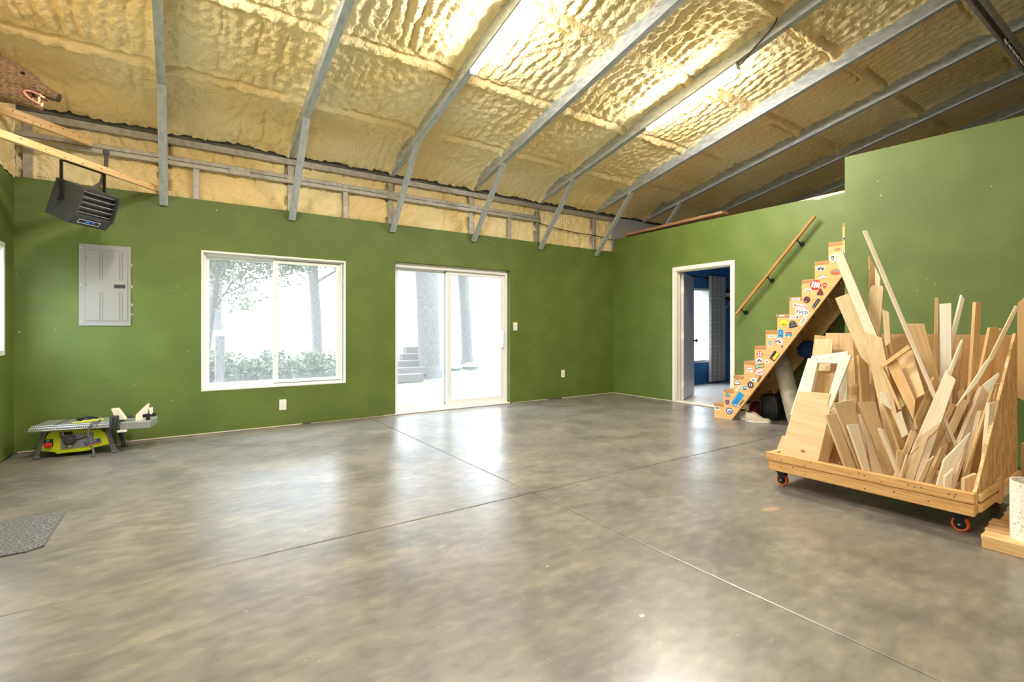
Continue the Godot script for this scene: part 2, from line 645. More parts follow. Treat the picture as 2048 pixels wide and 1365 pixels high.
func make_floor() -> void:
	var g := grey(noise(71, 0.012, FastNoiseLite.TYPE_SIMPLEX_SMOOTH, 6), 1024)
	var base := ramp(g, [rgb(104, 101, 95), rgb(116, 112, 105), rgb(122, 118, 110), rgb(130, 125, 116)], 0.22, 0.80)
	# trowel streaks: a noise pulled long
	var str_ := noise(72, 0.02, FastNoiseLite.TYPE_SIMPLEX_SMOOTH, 3)
	var long := str_.get_seamless_image(256, 1024, false, false, 0.12)
	long.resize(1024, 1024)
	var veil := ramp(long, [Color(0.78, 0.68, 0.52, 0.0), Color(0.78, 0.68, 0.52, 0.0), Color(0.66, 0.61, 0.52, 0.22)], 0.35, 0.85)
	base.blend_rect(veil, Rect2i(0, 0, 1024, 1024), Vector2i.ZERO)
	var spots := ramp(grey(noise(73, 0.02, FastNoiseLite.TYPE_SIMPLEX_SMOOTH, 4), 1024), [Color(0.34, 0.32, 0.29, 0.14), Color(0.34, 0.32, 0.28, 0.0), Color(0.32, 0.29, 0.24, 0.0)], 0.2, 0.8)
	base.blend_rect(spots, Rect2i(0, 0, 1024, 1024), Vector2i.ZERO)
	base.resize(2048, 2048, Image.INTERPOLATE_CUBIC)
	var fine := ramp(grey(noise(76, 0.05, FastNoiseLite.TYPE_SIMPLEX_SMOOTH, 4), 1024), [Color(0.30, 0.27, 0.22, 0.22), Color(0.5, 0.46, 0.4, 0.0), Color(0.72, 0.66, 0.55, 0.22)], 0.25, 0.75)
	fine.resize(2048, 1024)
	base.blend_rect(fine, Rect2i(0, 0, 2048, 1024), Vector2i.ZERO)
	base.blend_rect(fine, Rect2i(0, 0, 2048, 1024), Vector2i(0, 1024))
	var r := RandomNumberGenerator.new()
	r.seed = 12
	for i in 520:                    # drips of pale paint and plaster
		var p := Vector2(r.randf() * 2030, r.randf() * 2030)
		var rad := 0.6 + 1.4 * pow(r.randf(), 4.0)
		var c := rgb(226, 220, 200) if r.randf() < 0.75 else (rgb(88, 80, 70) if r.randf() < 0.7 else rgb(200, 172, 130))
		blot(base, p, rad, rad * r.randf_range(0.5, 1.0), r.randf() * PI, c, 0.9)
	for i in 260:                     # dusty scuffs
		var p := Vector2(r.randf() * 2000, r.randf() * 2000)
		blot(base, p, r.randf_range(4, 22), r.randf_range(1.0, 4), r.randf_range(-0.5, 0.9), rgb(190, 168, 132) if r.randf() < 0.7 else rgb(92, 86, 76), 0.28)
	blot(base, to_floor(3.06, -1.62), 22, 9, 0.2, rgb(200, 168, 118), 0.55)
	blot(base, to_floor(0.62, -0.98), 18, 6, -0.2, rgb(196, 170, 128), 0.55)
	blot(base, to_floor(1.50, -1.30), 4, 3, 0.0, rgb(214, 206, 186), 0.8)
	var m := mat("concrete", Color.WHITE, 1.0)
	m.albedo_texture = tex(base)
	m.roughness_texture = tex(ramp(grey(noise(74, 0.012, FastNoiseLite.TYPE_SIMPLEX_SMOOTH, 5), 512), [Color(0.29, 0.29, 0.29), Color(0.32, 0.32, 0.32), Color(0.36, 0.36, 0.36)]))
	m.heightmap_enabled = true
	m.heightmap_texture = tex(grey(noise(75, 0.01, FastNoiseLite.TYPE_SIMPLEX_SMOOTH, 5), 512))
	m.heightmap_scale = 0.008
	m.metallic_specular = 0.68
	mat("joint_dirt", rgb(92, 76, 56), 0.95)

func to_floor(x: float, z: float) -> Vector2:
	return Vector2((x + 1.4) / 8.0, (z + 6.4) / 8.0) * 2048.0

func blot(im: Image, p: Vector2, rx: float, ry: float, ang: float, c: Color, a: float) -> void:
	var k := int(ceil(maxf(rx, ry))) + 1
	for dy in range(-k, k + 1):
		for dx in range(-k, k + 1):
			var q := Vector2(dx, dy).rotated(-ang)
			var d := sqrt(q.x * q.x / (rx * rx) + q.y * q.y / (ry * ry))
			var x := int(p.x) + dx
			var y := int(p.y) + dy
			if d < 1.0 and x >= 0 and y >= 0 and x < im.get_width() and y < im.get_height():
				im.set_pixel(x, y, im.get_pixel(x, y).lerp(c, a * (1.0 if d < 0.6 else (1.0 - d) * 2.5)))

# ---------------------------------------------------------------- shell
func roof_y(z: float) -> float:          # underside of the rafters
	return 3.315 + PITCH * (z + 5.38)

func rafter_x(k: int) -> float:
	return -0.134 + 1.219 * k

# tiles the rectangle in plane (u, v) around rectangular holes; put(u0, v0, u1, v1) makes one tile
func tiles(u0: float, v0: float, u1: float, v1: float, holes: Array, put: Callable) -> void:
	var us := [u0, u1]
	var vs := [v0, v1]
	for h in holes:
		us.append_array([h[0], h[2]])
		vs.append_array([h[1], h[3]])
	us.sort()
	vs.sort()
	for i in us.size() - 1:
		for j in vs.size() - 1:
			if us[i + 1] - us[i] < 1e-5 or vs[j + 1] - vs[j] < 1e-5 or us[i] < u0 - 1e-6 or us[i + 1] > u1 + 1e-6 or vs[j] < v0 - 1e-6 or vs[j + 1] > v1 + 1e-6:
				continue
			var c := Vector2(us[i] + us[i + 1], vs[j] + vs[j + 1]) * 0.5
			var inside := false
			for h in holes:
				if c.x > h[0] and c.x < h[2] and c.y > h[1] and c.y < h[3]:
					inside = true
			if not inside:
				put.call(us[i], vs[j], us[i + 1], vs[j + 1])

func slab(x0: float, z0: float, x1: float, z1: float) -> SurfaceTool:
	var s := st()
	var e := 0.004
	var put := func(v: Vector3) -> void:
		s.set_uv(Vector2((v.x + 1.4) / 8.0, (v.z + 6.4) / 8.0))
		s.add_vertex(v)
	var face := func(a: Vector3, b: Vector3, c: Vector3, d: Vector3, out: Vector3) -> void:
		var q := [a, b, c, d]
		if (b - a).cross(c - a).dot(out) > 0.0:
			q = [a, d, c, b]
		for k in [0, 1, 2, 0, 2, 3]:
			put.call(q[k])
	var lo := [Vector3(x0, -e, z0), Vector3(x1, -e, z0), Vector3(x1, -e, z1), Vector3(x0, -e, z1)]
	var hi := [Vector3(x0 + e, 0, z0 + e), Vector3(x1 - e, 0, z0 + e), Vector3(x1 - e, 0, z1 - e), Vector3(x0 + e, 0, z1 - e)]
	face.call(hi[0], hi[1], hi[2], hi[3], Vector3.UP)
	for i in 4:
		var j := (i + 1) % 4
		var out: Vector3 = (lo[i] + lo[j]) * 0.5 - Vector3((x0 + x1) * 0.5, 0, (z0 + z1) * 0.5)
		face.call(hi[i], hi[j], lo[j], lo[i], out.normalized() + Vector3.UP)
		face.call(lo[i], lo[j], lo[j] - Vector3(0, 0.03, 0), lo[i] - Vector3(0, 0.03, 0), out)
	return s

func build_shell() -> void:
	var fl := thing("floor", "polished grey-brown concrete floor with sawn joints and pale paint drips", "floor", Vector3.ZERO, 0, "", "structure")
	var jx := 2.01
	var jz := -2.707
	var g := 0.0035
	obj("slab", slab(XL - 0.05, ZB - 0.03, jx - g, jz - g), M.concrete, fl)
	obj("slab", slab(jx + g, ZB - 0.03, XR + 0.12, jz - g), M.concrete, fl)
	obj("slab", slab(XL - 0.05, jz + g, jx - g, ZEND), M.concrete, fl)
	obj("slab", slab(jx + g, jz + g, XR + 0.12, ZEND), M.concrete, fl)
	var s := st()
	span(s, Vector3(XL - 0.2, -0.25, ZB - 0.25), Vector3(XR + 0.12, -0.014, ZEND + 0.1))
	obj("joint_filler", s, M.joint_dirt, fl)

	# back wall
	var wb := thing("wall_back", "green painted back wall with the big window and the sliding glass door", "wall", Vector3.ZERO, 0, "", "structure")
	var win := [0.19, 0.464, 1.71, 1.98]
	var sld := [2.35, -0.02, 4.17, 2.03]
	s = st()
	tiles(XL, 0.014, XR, 2.517, [win, sld], func(a, b, c, d): span(s, Vector3(a, b, ZB - 0.016), Vector3(c, d, ZB)))
	span(s, Vector3(4.17, 0.0, ZB - 0.16), Vector3(4.186, 2.03, ZB - 0.0161))      # painted return at the sliding door
	span(s, Vector3(2.35, 2.03, ZB - 0.16), Vector3(4.186, 2.046, ZB - 0.0161))
	obj("drywall", s, M.green_paint, wb)
	s = st()
	for r in [[XL + 0.02, 1.2], [1.3, 2.33], [4.2, 4.9], [5.2, XR - 0.01]]:
		span(s, Vector3(r[0], 0.004, ZB - 0.013), Vector3(r[1], 0.013 + 0.004 * sin(r[0] * 9.0), ZB + 0.001))
	span(s, Vector3(2.20, 0.002, ZB - 0.01), Vector3(2.352, 0.016, ZB + 0.004), 0.003)
	obj("board_edge", s, M.gypsum, wb)
	s = st()
	tiles(XL - 0.2, -0.25, XR + 0.3, 3.45, [[win[0], win[1], win[2], win[3]], [2.35, -0.02, 4.186, 2.046], [XL, 2.50, XR, 3.14]], func(a, b, c, d): span(s, Vector3(a, b, ZB - 0.22), Vector3(c, d, ZB - 0.017)))
	span(s, Vector3(XL, 2.50, ZB - 0.22), Vector3(XR, 3.14, ZB - 0.17))
	obj("wall_core", s, M.outer_steel, wb)
	s = st()
	span(s, Vector3(XL, 3.142, ZB - 0.16), Vector3(11.5, 3.34, ZB - 0.012))
	obj("eave_filler", s, M.roof_steel, wb)

	# right wall with the room door
	var dr := [-4.874, -0.02, -3.946, 2.046]
	var wr := thing("wall_right", "green painted right wall with the open room door and the handrail", "wall", Vector3.ZERO, 0, "", "structure")
	s = st()
	tiles(ZB, 0.014, ZEND, 2.736, [dr], func(a, b, c, d): span(s, Vector3(XR, b, a), Vector3(XR + 0.014, d, c)))
	obj("drywall", s, M.green_paint, wr)
	s = st()
	span(s, Vector3(XR - 0.001, 0.003, ZB + 0.02), Vector3(XR + 0.012, 0.014, -4.94))
	var rag := PackedVector2Array([Vector2(-3.05, 2.735), Vector2(-2.88, 2.722), Vector2(-2.82, 2.70), Vector2(-2.76, 2.712), Vector2(-2.66, 2.72), Vector2(-2.2, 2.73), Vector2(-2.2, 2.745), Vector2(-2.5, 2.752), Vector2(-2.9, 2.745)])
	prism(s, rag, 0.016, Transform3D(Basis(Vector3(0, 0, 1), Vector3.UP, Vector3(-1, 0, 0)), Vector3(XR + 0.0145, 0, 0)))
	obj("torn_board_edge", s, M.gypsum, wr)
	s = st()
	tiles(ZB, 0.0, ZEND, 2.73, [dr], func(a, b, c, d): span(s, Vector3(XR + 0.0145, b, a), Vector3(XR + 0.10, d, c)))
	obj("wall_core", s, M.plain_wall, wr)

	# partition beside the stair
	var wp := thing("wall_partition", "tall green partition wall behind the wood cart that hides the stair top", "wall", Vector3.ZERO, 0, "", "structure")
	s = st()
	prism(s, PackedVector2Array([Vector2(-2.213, 0.01), Vector2(ZEND, 0.01), Vector2(ZEND, 2.72), Vector2(-0.935, 2.844), Vector2(-2.213, 2.883)]), 0.08, Transform3D(Basis(Vector3(0, 0, 1), Vector3.UP, Vector3(-1, 0, 0)), Vector3(XW + 0.08, 0, 0)))
	obj("drywall", s, M.green_paint, wp)

	# left wall
	var wl := thing("wall_left", "green painted left wall in the corner by the table saw", "wall", Vector3.ZERO, 0, "", "structure")
	var w2 := [-5.905, 0.905, -4.3, 1.87]
	s = st()
	tiles(ZB, 0.014, ZEND, 2.517, [w2], func(a, b, c, d): span(s, Vector3(XL - 0.016, b, a), Vector3(XL, d, c)))
	obj("drywall", s, M.green_paint, wl)
	s = st()
	tiles(ZB - 0.2, -0.25, ZEND + 0.1, 5.9, [w2], func(a, b, c, d): span(s, Vector3(XL - 0.2, b, a), Vector3(XL - 0.0165, d, c)))
	obj("wall_core", s, M.outer_steel, wl)

	# what closes the building behind the camera and past the loft
	s = st()
	span(s, Vector3(XL - 0.2, -0.25, ZEND), Vector3(11.7, 5.9, ZEND + 0.15))
	tag(obj("wall_rear", s, M.plain_wall), "pale rear wall of the workshop behind the camera", "wall", "", "structure")
	s = st()
	span(s, Vector3(11.55, -0.25, ZB - 0.2), Vector3(11.7, 5.9, ZEND))
	tag(obj("wall_far_right", s, M.plain_wall), "far gable wall beyond the loft over the blue room", "wall", "", "structure")
	s = st()
	span(s, Vector3(XR + 0.3, 2.60, ZB - 0.22), Vector3(11.6, 3.45, ZB - 0.017))
	tag(obj("wall_loft", s, M.outer_steel), "outer wall along the dark loft eave", "wall", "", "structure")

# ---------------------------------------------------------------- roof
var _n1 := FastNoiseLite.new()
var _n2 := FastNoiseLite.new()

func foam_tone(a: float, b: float) -> Color:
	var t := clampf(0.5 + 0.75 * _n2.get_noise_2d(a * 0.9 + 31.0, b * 0.9), 0.0, 1.0)
	return Color(0.87, 0.68, 0.33).lerp(Color(0.93, 0.79, 0.47), t)

func foam_drop(x: float, z: float, k: int, r: int, amp: float, cracks: Array) -> float:
	var zc := -5.38 + 0.985 * roundf((z + 5.38) / 0.985)
	var dz := z - zc
	if z < -5.9:
		dz = 1.0
	var wob := _n1.get_noise_2d(x * 2.3, z * 2.3)
	var h := 0.0
	var a := absf(dz)
	h += 0.030 * exp(-pow(dz / 0.032, 2.0)) * (0.85 + 0.5 * _n1.get_noise_2d(x * 6.0, zc * 3.0))
	h += 0.012 * exp(-pow(dz / 0.09, 2.0))
	var m1 := smoothstep(-0.45, -0.1, _n1.get_noise_2d(x * 1.1 + 9.0, zc * 7.0))
	var m2 := smoothstep(0.0, 0.25, _n1.get_noise_2d(x * 1.6 + 40.0, zc * 5.0))
	var off := 0.012 * _n1.get_noise_2d(x * 4.0, zc)
	h -= 0.075 * m1 * exp(-pow((dz - 0.062 - off) / 0.010, 2.0))
	h -= 0.06 * m2 * exp(-pow((dz + 0.060 - off) / 0.010, 2.0))
	var lx := x - (rafter_x(k) + 0.03)
	var rx := (rafter_x(k + 1) - 0.035) - x
	h += 0.022 * exp(-maxf(lx, 0.0) / 0.03) + 0.028 * exp(-maxf(rx, 0.0) / 0.03) * (0.8 + 0.9 * wob)
	var inner := smoothstep(0.08, 0.16, a) * smoothstep(0.03, 0.10, lx) * smoothstep(0.03, 0.10, rx)
	var ph := x * 8.8 + 0.6 * _n1.get_noise_2d(x * 0.9, z * 0.8) + 0.26 * _n1.get_noise_2d(x * 2.6 + 5.0, z * 2.6)
	var rib := pow(absf(sin(PI * ph)), 0.65)
	h += amp * inner * (rib - 0.6) * (0.75 + 0.7 * _n1.get_noise_2d(x * 1.7 + 77.0, z * 1.7))
	h += 0.014 * _n1.get_noise_2d(x * 9.0, z * 9.0) + 0.007 * _n2.get_noise_2d(x * 22.0, z * 22.0)
	h += 0.135 * smoothstep(-5.80, -6.15, z) * (1.0 + 0.10 * wob)
	for c in cracks:
		var cx: float = c[0] + 0.02 * _n1.get_noise_2d(z * 3.0, c[0] * 5.0)
		h -= 0.022 * inner * exp(-pow((x - cx) / 0.008, 2.0)) * smoothstep(-0.25, 0.15, _n1.get_noise_2d(z * 2.0, c[0] * 9.0))
	return h

func build_roof() -> void:
	_n1.noise_type = FastNoiseLite.TYPE_SIMPLEX_SMOOTH
	_n1.frequency = 1.0
	_n1.fractal_type = FastNoiseLite.FRACTAL_NONE
	_n1.seed = 3
	_n2 = _n1.duplicate()
	_n2.seed = 8
	var d := Vector3(0, PITCH, 1).normalized()
	var nrm := Vector3(0, 1, -PITCH).normalized()
	var tilt := Basis(Vector3.RIGHT, nrm, d)
	var ce := thing("ceiling", "sloping roof underside sprayed with lumpy yellow insulation foam", "ceiling", Vector3.ZERO, 0, "", "structure")
	var s := st()
	var zm := (ZB - 0.3 + ZEND + 0.2) * 0.5
	box(s, Vector3(5.2, roof_y(zm) + 0.36, zm), Vector3(13.4, 0.08, 10.4), 0, tilt)
	obj("roof_sheet", s, M.roof_steel, ce)
	var rg := RandomNumberGenerator.new()
	rg.seed = 21
	for k in range(-1, 9):
		var x0 := rafter_x(k) + 0.028
		var x1 := rafter_x(k + 1) - 0.034
		if k == -1:
			x0 = XL - 0.02
		for r in range(-1, 9):
			var z0 := -5.38 + 0.985 * r
			var z1 := z0 + 0.985
			if r == -1:
				z0 = ZB + 0.03
			if z1 > ZEND:
				z1 = ZEND
			if z0 >= z1 - 0.02:
				continue
			var fine := z0 < -0.8
			var near := fine and k < 6
			var nx := maxi(4, int((x1 - x0) / (0.0135 if near else (0.026 if fine else 0.09))))
			var nz := maxi(4, int((z1 - z0) / (0.0135 if near else (0.026 if fine else 0.09))))
			var amp := 0.036
			if r == -1:
				amp = 0.007
			elif r == 0:
				amp = 0.016 if k != -1 else 0.04
			elif r == 1 and k < 1:
				amp = 0.030
			amp *= rg.randf_range(0.75, 1.2)
			var cracks := []
			if r <= 1 and k < 3:
				for q in (4 if r <= 0 else 2):
					cracks.append([x0 + (x1 - x0) * (q + rg.randf_range(0.3, 0.8)) / 4.5, 0])
			var v := PackedVector3Array()
			var col := PackedColorArray()
			for j in nz + 1:
				var z: float = lerpf(z0, z1, float(j) / nz)
				for i in nx + 1:
					var x: float = lerpf(x0, x1, float(i) / nx)
					v.append(Vector3(x, roof_y(z) + 0.160 - foam_drop(x, z, k, r, amp, cracks), z))
					col.append(foam_tone(x, z))
			obj("foam_panel", grid_mesh(nx, nz, v, false, col), M.foam, ce)

	# rafters with their knee braces
	var words := ["first steel rafter from the left corner, seen end on above the unit heater", "second steel rafter from the left, above the big window's right half", "third steel rafter, carrying the longer-looking upper light tube", "fourth steel rafter, between the two light tubes", "fifth steel rafter, carrying the lower right light tube", "sixth steel rafter, its brace reaching the wall by the right corner", "seventh steel rafter, dropping behind the loose board on the right wall", "eighth steel rafter, dim, above the handrail end", "ninth steel rafter, dark, cut off by the partition top", "last dark steel rafter far over the loft"]
	for k in 10:
		var x := rafter_x(k)
		var t := thing("steel_rafter", "galvanized " + words[k], "rafter", Vector3(x, 0, 0), 0.0, "roof rafters")
		s = st()
		var w := 0.0035
		var prof := PackedVector2Array([Vector2(-0.035, 0), Vector2(0.032, 0), Vector2(0.032, 0.018), Vector2(0.0285, 0.018), Vector2(0.0285, w), Vector2(-0.0315, w), Vector2(-0.0315, 0.226), Vector2(0.0285, 0.226), Vector2(0.0285, 0.212), Vector2(0.032, 0.212), Vector2(0.032, 0.23), Vector2(-0.035, 0.23)])
		var zs := ZB + 0.012
		prism(s, prof, (ZEND - zs) / d.z, Transform3D(tilt, Vector3(0, roof_y(zs), zs)))
		obj("channel", s, M.zinc, t)
		if k >= 1 and k < 8:     # foam overspray that creeps down the web
			s = st()
			for q in 46:
				var z := rg.randf_range(-6.0, -1.2)
				box(s, Vector3(-0.037 - rg.randf() * 0.004, roof_y(z) + rg.randf_range(0.05, 0.14), z), Vector3(0.006, 0.008, 0.014) * rg.randf_range(0.5, 1.4), 0.002, Basis(Vector3(1, 1, 1).normalized(), rg.randf() * 3.0))
			var o := obj("foam_spatter", s, M.hardboard, t)
			o.set_meta("kind", "stuff")
		if k < 7:
			s = st()
			var top := Vector3(0, roof_y(-5.36) - 0.006, -5.36)
			var bot := Vector3(0, 2.405, ZB + 0.026)
			var y := (top - bot).normalized()
			var fz := Vector3.RIGHT.cross(y).normalized()
			var b := Basis(Vector3.RIGHT, y, fz)
			var u := PackedVector2Array([Vector2(-0.036, -0.03), Vector2(-0.033, -0.03), Vector2(-0.033, -0.003), Vector2(0.033, -0.003), Vector2(0.033, -0.03), Vector2(0.036, -0.03), Vector2(0.036, 0), Vector2(-0.036, 0)])
			prism(s, u, top.distance_to(bot), Transform3D(Basis(Vector3.RIGHT, fz, -y), top))
			obj("knee_brace", s, M.zinc, t)
	# steel on the wall above the green boards
	var gl := thing("steel_girt", "double galvanized channel running level above the green wall", "girt")
	s = st()
	span(s, Vector3(XL, 2.845, ZB - 0.045), Vector3(4.765, 2.891, ZB - 0.004), 0.004)
	obj("lower_channel", s, M.zinc_post, gl)
	s = st()
	span(s, Vector3(XL, 2.894, ZB - 0.045), Vector3(4.765, 2.94, ZB - 0.006), 0.004)
	obj("upper_channel", s, M.zinc_post, gl)
	for p in [[0.55, 0.10], [1.085, 0.05], [1.70, 0.03], [2.30, 0.06], [2.85, 0.03], [3.54, 0.06], [4.18, 0.04]]:
		obj("splice_plate", one_box(Vector3(p[1] * 2.0, 0.08, 0.006), 0.003, Vector3(p[0], 2.893, ZB - 0.004)), M.zinc_post, gl)
	s = st()
	prism(s, PackedVector2Array([Vector2(0, 0), Vector2(0.05, 0), Vector2(0.05, 0.003), Vector2(0.003, 0.003), Vector2(0.003, 0.065), Vector2(0, 0.065)]), 7.64, Transform3D(Basis(Vector3(0, 0, -1), Vector3.UP, Vector3(1, 0, 0)), Vector3(XL, 3.068, ZB - 0.015)))
	tag(obj("eave_angle", s, M.zinc_post), "long galvanized angle running under the rafter ends at the eave", "angle")
	var pn := ["left corner by the boar head", "left, above the breaker panel", "behind the second rafter's brace", "behind the third rafter's brace", "behind the fourth rafter's brace", "where the double channel ends", "nearest the right corner"]
	var px := [-1.16, -0.134, 1.085, 2.304, 3.523, 4.742, 5.961]
	for i in px.size():
		s = st()
		span(s, Vector3(px[i] - 0.034, 2.50, ZB - 0.10), Vector3(px[i] + 0.034, 3.125, ZB - 0.046 if i < 6 else ZB - 0.02), 0.003)
		tag(obj("steel_post", s, M.zinc_post), "full-height galvanized wall post " + pn[i], "post", "wall posts above the green boards")
	var pn2 := ["right of the first brace", "above the big window's right edge", "above the sliding door's right jamb"]
	var px2 := [0.146, 1.711, 4.176]
	for i in 3:
		s = st()
		span(s, Vector3(px2[i] - 0.029, 2.50, ZB - 0.07), Vector3(px2[i] + 0.029, 2.846, ZB - 0.012), 0.003)
		tag(obj("steel_post", s, M.zinc_post), "short galvanized stud under the double channel, " + pn2[i], "post", "wall posts above the green boards")
	# foam between the posts
	var edges := [XL, -0.134, 1.085, 2.304, 3.523, 4.742, 5.961, 7.18, 9.4, 11.5]
	var wf := thing("wall_foam", "yellow spray foam on the wall strip between green boards and roof", "insulation", Vector3.ZERO, 0, "", "structure")
	for i in edges.size() - 1:
		var a: float = edges[i]
		var b: float = edges[i + 1]
		var nx := int((b - a) / (0.016 if i < 7 else 0.05))
		var ny := 40
		var v := PackedVector3Array()
		var col := PackedColorArray()
		for j in ny + 1:
			for q in nx + 1:
				var x: float = lerpf(a, b, float(q) / nx)
				var y: float = lerpf(2.50, 3.16, float(j) / ny)
				var h := 0.012 * _n1.get_noise_2d(x * 7.0, y * 7.0) + 0.006 * _n2.get_noise_2d(x * 20.0, y * 20.0)
				var gx := absf(fposmod(x + 0.02 * _n1.get_noise_2d(y * 4.0, x), 0.2) - 0.1)
				h -= 0.022 * exp(-pow(gx / 0.008, 2.0)) * smoothstep(-0.4, 0.2, _n1.get_noise_2d(x * 3.0, y * 2.0 + 8.0))
				var gy := absf(fposmod(y + 0.03 * _n1.get_noise_2d(x * 2.0, 4.0), 0.24) - 0.12)
				h -= 0.016 * exp(-pow(gy / 0.008, 2.0)) * smoothstep(-0.1, 0.3, _n1.get_noise_2d(x * 1.5, y * 3.0 + 30.0))
				var e := minf(x - a, b - x)
				h -= 0.05 * exp(-pow((e - 0.04) / 0.02, 2.0)) * smoothstep(-0.2, 0.2, _n1.get_noise_2d(y * 5.0, a * 3.0))
				h -= 0.05 * smoothstep(3.06, 3.13, y)
				v.append(Vector3(x, y, ZB - 0.065 + h))
				col.append(foam_tone(x + 11.0, y))
		obj("foam_panel", grid_mesh(nx, ny, v, false, col), M.foam, wf)
	# left gable strip above the green boards
	var v2 := PackedVector3Array()
	var col2 := PackedColorArray()
	var nz2 := 260
	for j in 40:
		for q in nz2 + 1:
			var z: float = lerpf(ZB, -1.5, float(q) / nz2)
			var y: float = lerpf(2.50, roof_y(z) + 0.15, float(j) / 39.0)
			v2.append(Vector3(XL + 0.006 + 0.012 * _n1.get_noise_2d(z * 7.0, y * 7.0) + 0.005 * _n2.get_noise_2d(z * 20.0, y * 20.0), y, z))
			col2.append(foam_tone(z + 40.0, y))
	obj("foam_panel", grid_mesh(nz2, 39, v2, true, col2), M.foam, wf)
	# strut rail slung under the rafters, with hooks
	var rail := thing("strut_rail", "grey slotted rail slung crosswise under the rafters at the top right", "rail")
	for q in [[-1.335, 1], [-1.262, -1]]:
		s = st()
		span(s, Vector3(4.6, 4.085, q[0] - 0.016), Vector3(9.6, 4.14, q[0] + 0.016), 0.003)
		obj("rail_side", s, M.zinc_post, rail)
	s = st()
	span(s, Vector3(4.6, 4.136, -1.33), Vector3(9.6, 4.142, -1.267))
	obj("rail_web", s, M.zinc_post, rail)
	for x in [7.197 - 0.02, 8.416, 5.98]:
		s = st()
		span(s, Vector3(x - 0.02, 4.14, -1.32), Vector3(x + 0.02, roof_y(-1.3) + 0.004, -1.28))
		obj("hanger", s, M.zinc_post, rail)
	for i in 7:
		s = st()
		var x := 6.95 + 0.16 * i
		tube(s, curve([Vector3(x, 4.10, -1.30), Vector3(x, 4.06, -1.29), Vector3(x + 0.02, 4.03, -1.28), Vector3(x + 0.045, 4.045, -1.28), Vector3(x + 0.04, 4.07, -1.285)], 4), 0.008, 6)
		var o := obj("trolley_hook", s, M.zinc_post)
		tag(o, "small steel hook hanging from the slotted rail at the top right", "hook", "hooks on the slotted rail")
	# old plank on top of the right wall
	s = st()
	beam(s, Vector3(XR + 0.03, 2.802, -5.90), Vector3(XR + 0.03, 2.772, -4.07), 0.14, 0.04, Vector3.UP, 0.004)
	var pl := obj("loose_plank", one_box(Vector3(0.14, 0.042, 1.84), 0.004), M.old_board)
	pl.position = Vector3(XR + 0.035, 2.785, -4.98)
	pl.rotation.x = -0.016
	tag(pl, "brown loose plank lying along the top of the right wall", "plank")
	s = st()
	tube(s, curve([Vector3(4.75, 2.83, ZB - 0.02), Vector3(5.1, 2.79, ZB - 0.02), Vector3(5.55, 2.765, ZB - 0.02), Vector3(5.95, 2.76, ZB - 0.005), Vector3(6.4, 2.735, ZB - 0.02)], 6), 0.007, 6)
	tag(obj("wall_cable", s, M.black_plastic), "dark cable sagging across the wall foam to the right corner", "cable")

# ---------------------------------------------------------------- lamps
func build_lamps() -> void:
	var d := Vector3(0, PITCH, 1).normalized()
	var nrm := Vector3(0, 1, -PITCH).normalized()
	var spots := [[0, -4.04, "above the left corner, out of view"], [2, -4.06, "on the third rafter, running out of the top of the view"], [4, -4.03, "on the fifth rafter, wholly in view"], [0, -0.2, "added over the rear left, out of view"]]  # the rear left tube is added as unseen fill light
	for p in spots:
		var l := 1.20
		var z0: float = p[1]
		var zc := z0 + l * 0.5 * d.z
		var c := Vector3(rafter_x(p[0]) + 0.004, roof_y(zc), zc) - nrm * 0.004
		var t := thing("tube_light", "white LED tube light " + p[2], "light", c, 0.0, "LED tubes under the rafters")
		t.basis = Basis(Vector3.RIGHT, nrm, d)
		obj("housing", one_box(Vector3(0.07, 0.022, l), 0.004, Vector3(0, -0.013, 0)), M.white_vinyl, t)
		var s := st()
		var half := PackedVector2Array()
		for i in 13:
			var a := PI + PI * i / 12.0
			half.append(Vector2(cos(a) * 0.036, sin(a) * 0.034))
		prism(s, half, l - 0.03, Transform3D(Basis.IDENTITY, Vector3(0, -0.024, -l * 0.5 + 0.015)))
		obj("diffuser", s, lamp_material(), t)
		for e in [-1, 1]:
			obj("end_cap", one_box(Vector3(0.076, 0.060, 0.016), 0.004, Vector3(0, -0.028, e * (l * 0.5 - 0.006))), M.plate_white, t)
		if p[0] == 4 and z0 < -2.0:
			s = st()
			tube(s, curve([Vector3(0, -0.02, l * 0.5), Vector3(-0.01, -0.03, l * 0.5 + 0.06), Vector3(-0.05, 0.0, l * 0.5 + 0.2), Vector3(-0.06, 0.07, l * 0.5 + 0.42), Vector3(-0.08, 0.14, l * 0.5 + 0.5)], 5), 0.006, 6)
			obj("power_cord", s, M.black_plastic, t)
		for w in [-1, 0, 1]:      # the tube shines all round below its housing
			var a := AreaLight3D.new()
			a.name = "glow"
			a.area_size = Vector2(l - 0.04, 0.05)
			a.area_normalize_energy = true
			a.light_color = Color(1.0, 0.975, 0.94)
			a.light_energy = 8.5 if w == 0 else 3.0
			a.shadow_enabled = true
			t.add_child(a, true)
			var tilt := Basis(Vector3(0, 0, 1), deg_to_rad(70.0) * w)
			a.transform = Transform3D(tilt * Basis(Vector3(0, 0, 1), Vector3(1, 0, 0), Vector3(0, 1, 0)), Vector3(0, -0.026, 0) + tilt * Vector3(0, -0.04, 0))

func lamp_material() -> StandardMaterial3D:
	if not M.has("lamp_glow"):
		var m := mat("lamp_glow", Color(0.95, 0.95, 0.93), 0.4)
		m.emission_enabled = true
		m.emission = Color(1.0, 0.975, 0.94)
		m.emission_energy_multiplier = 7.0
	return M["lamp_glow"]

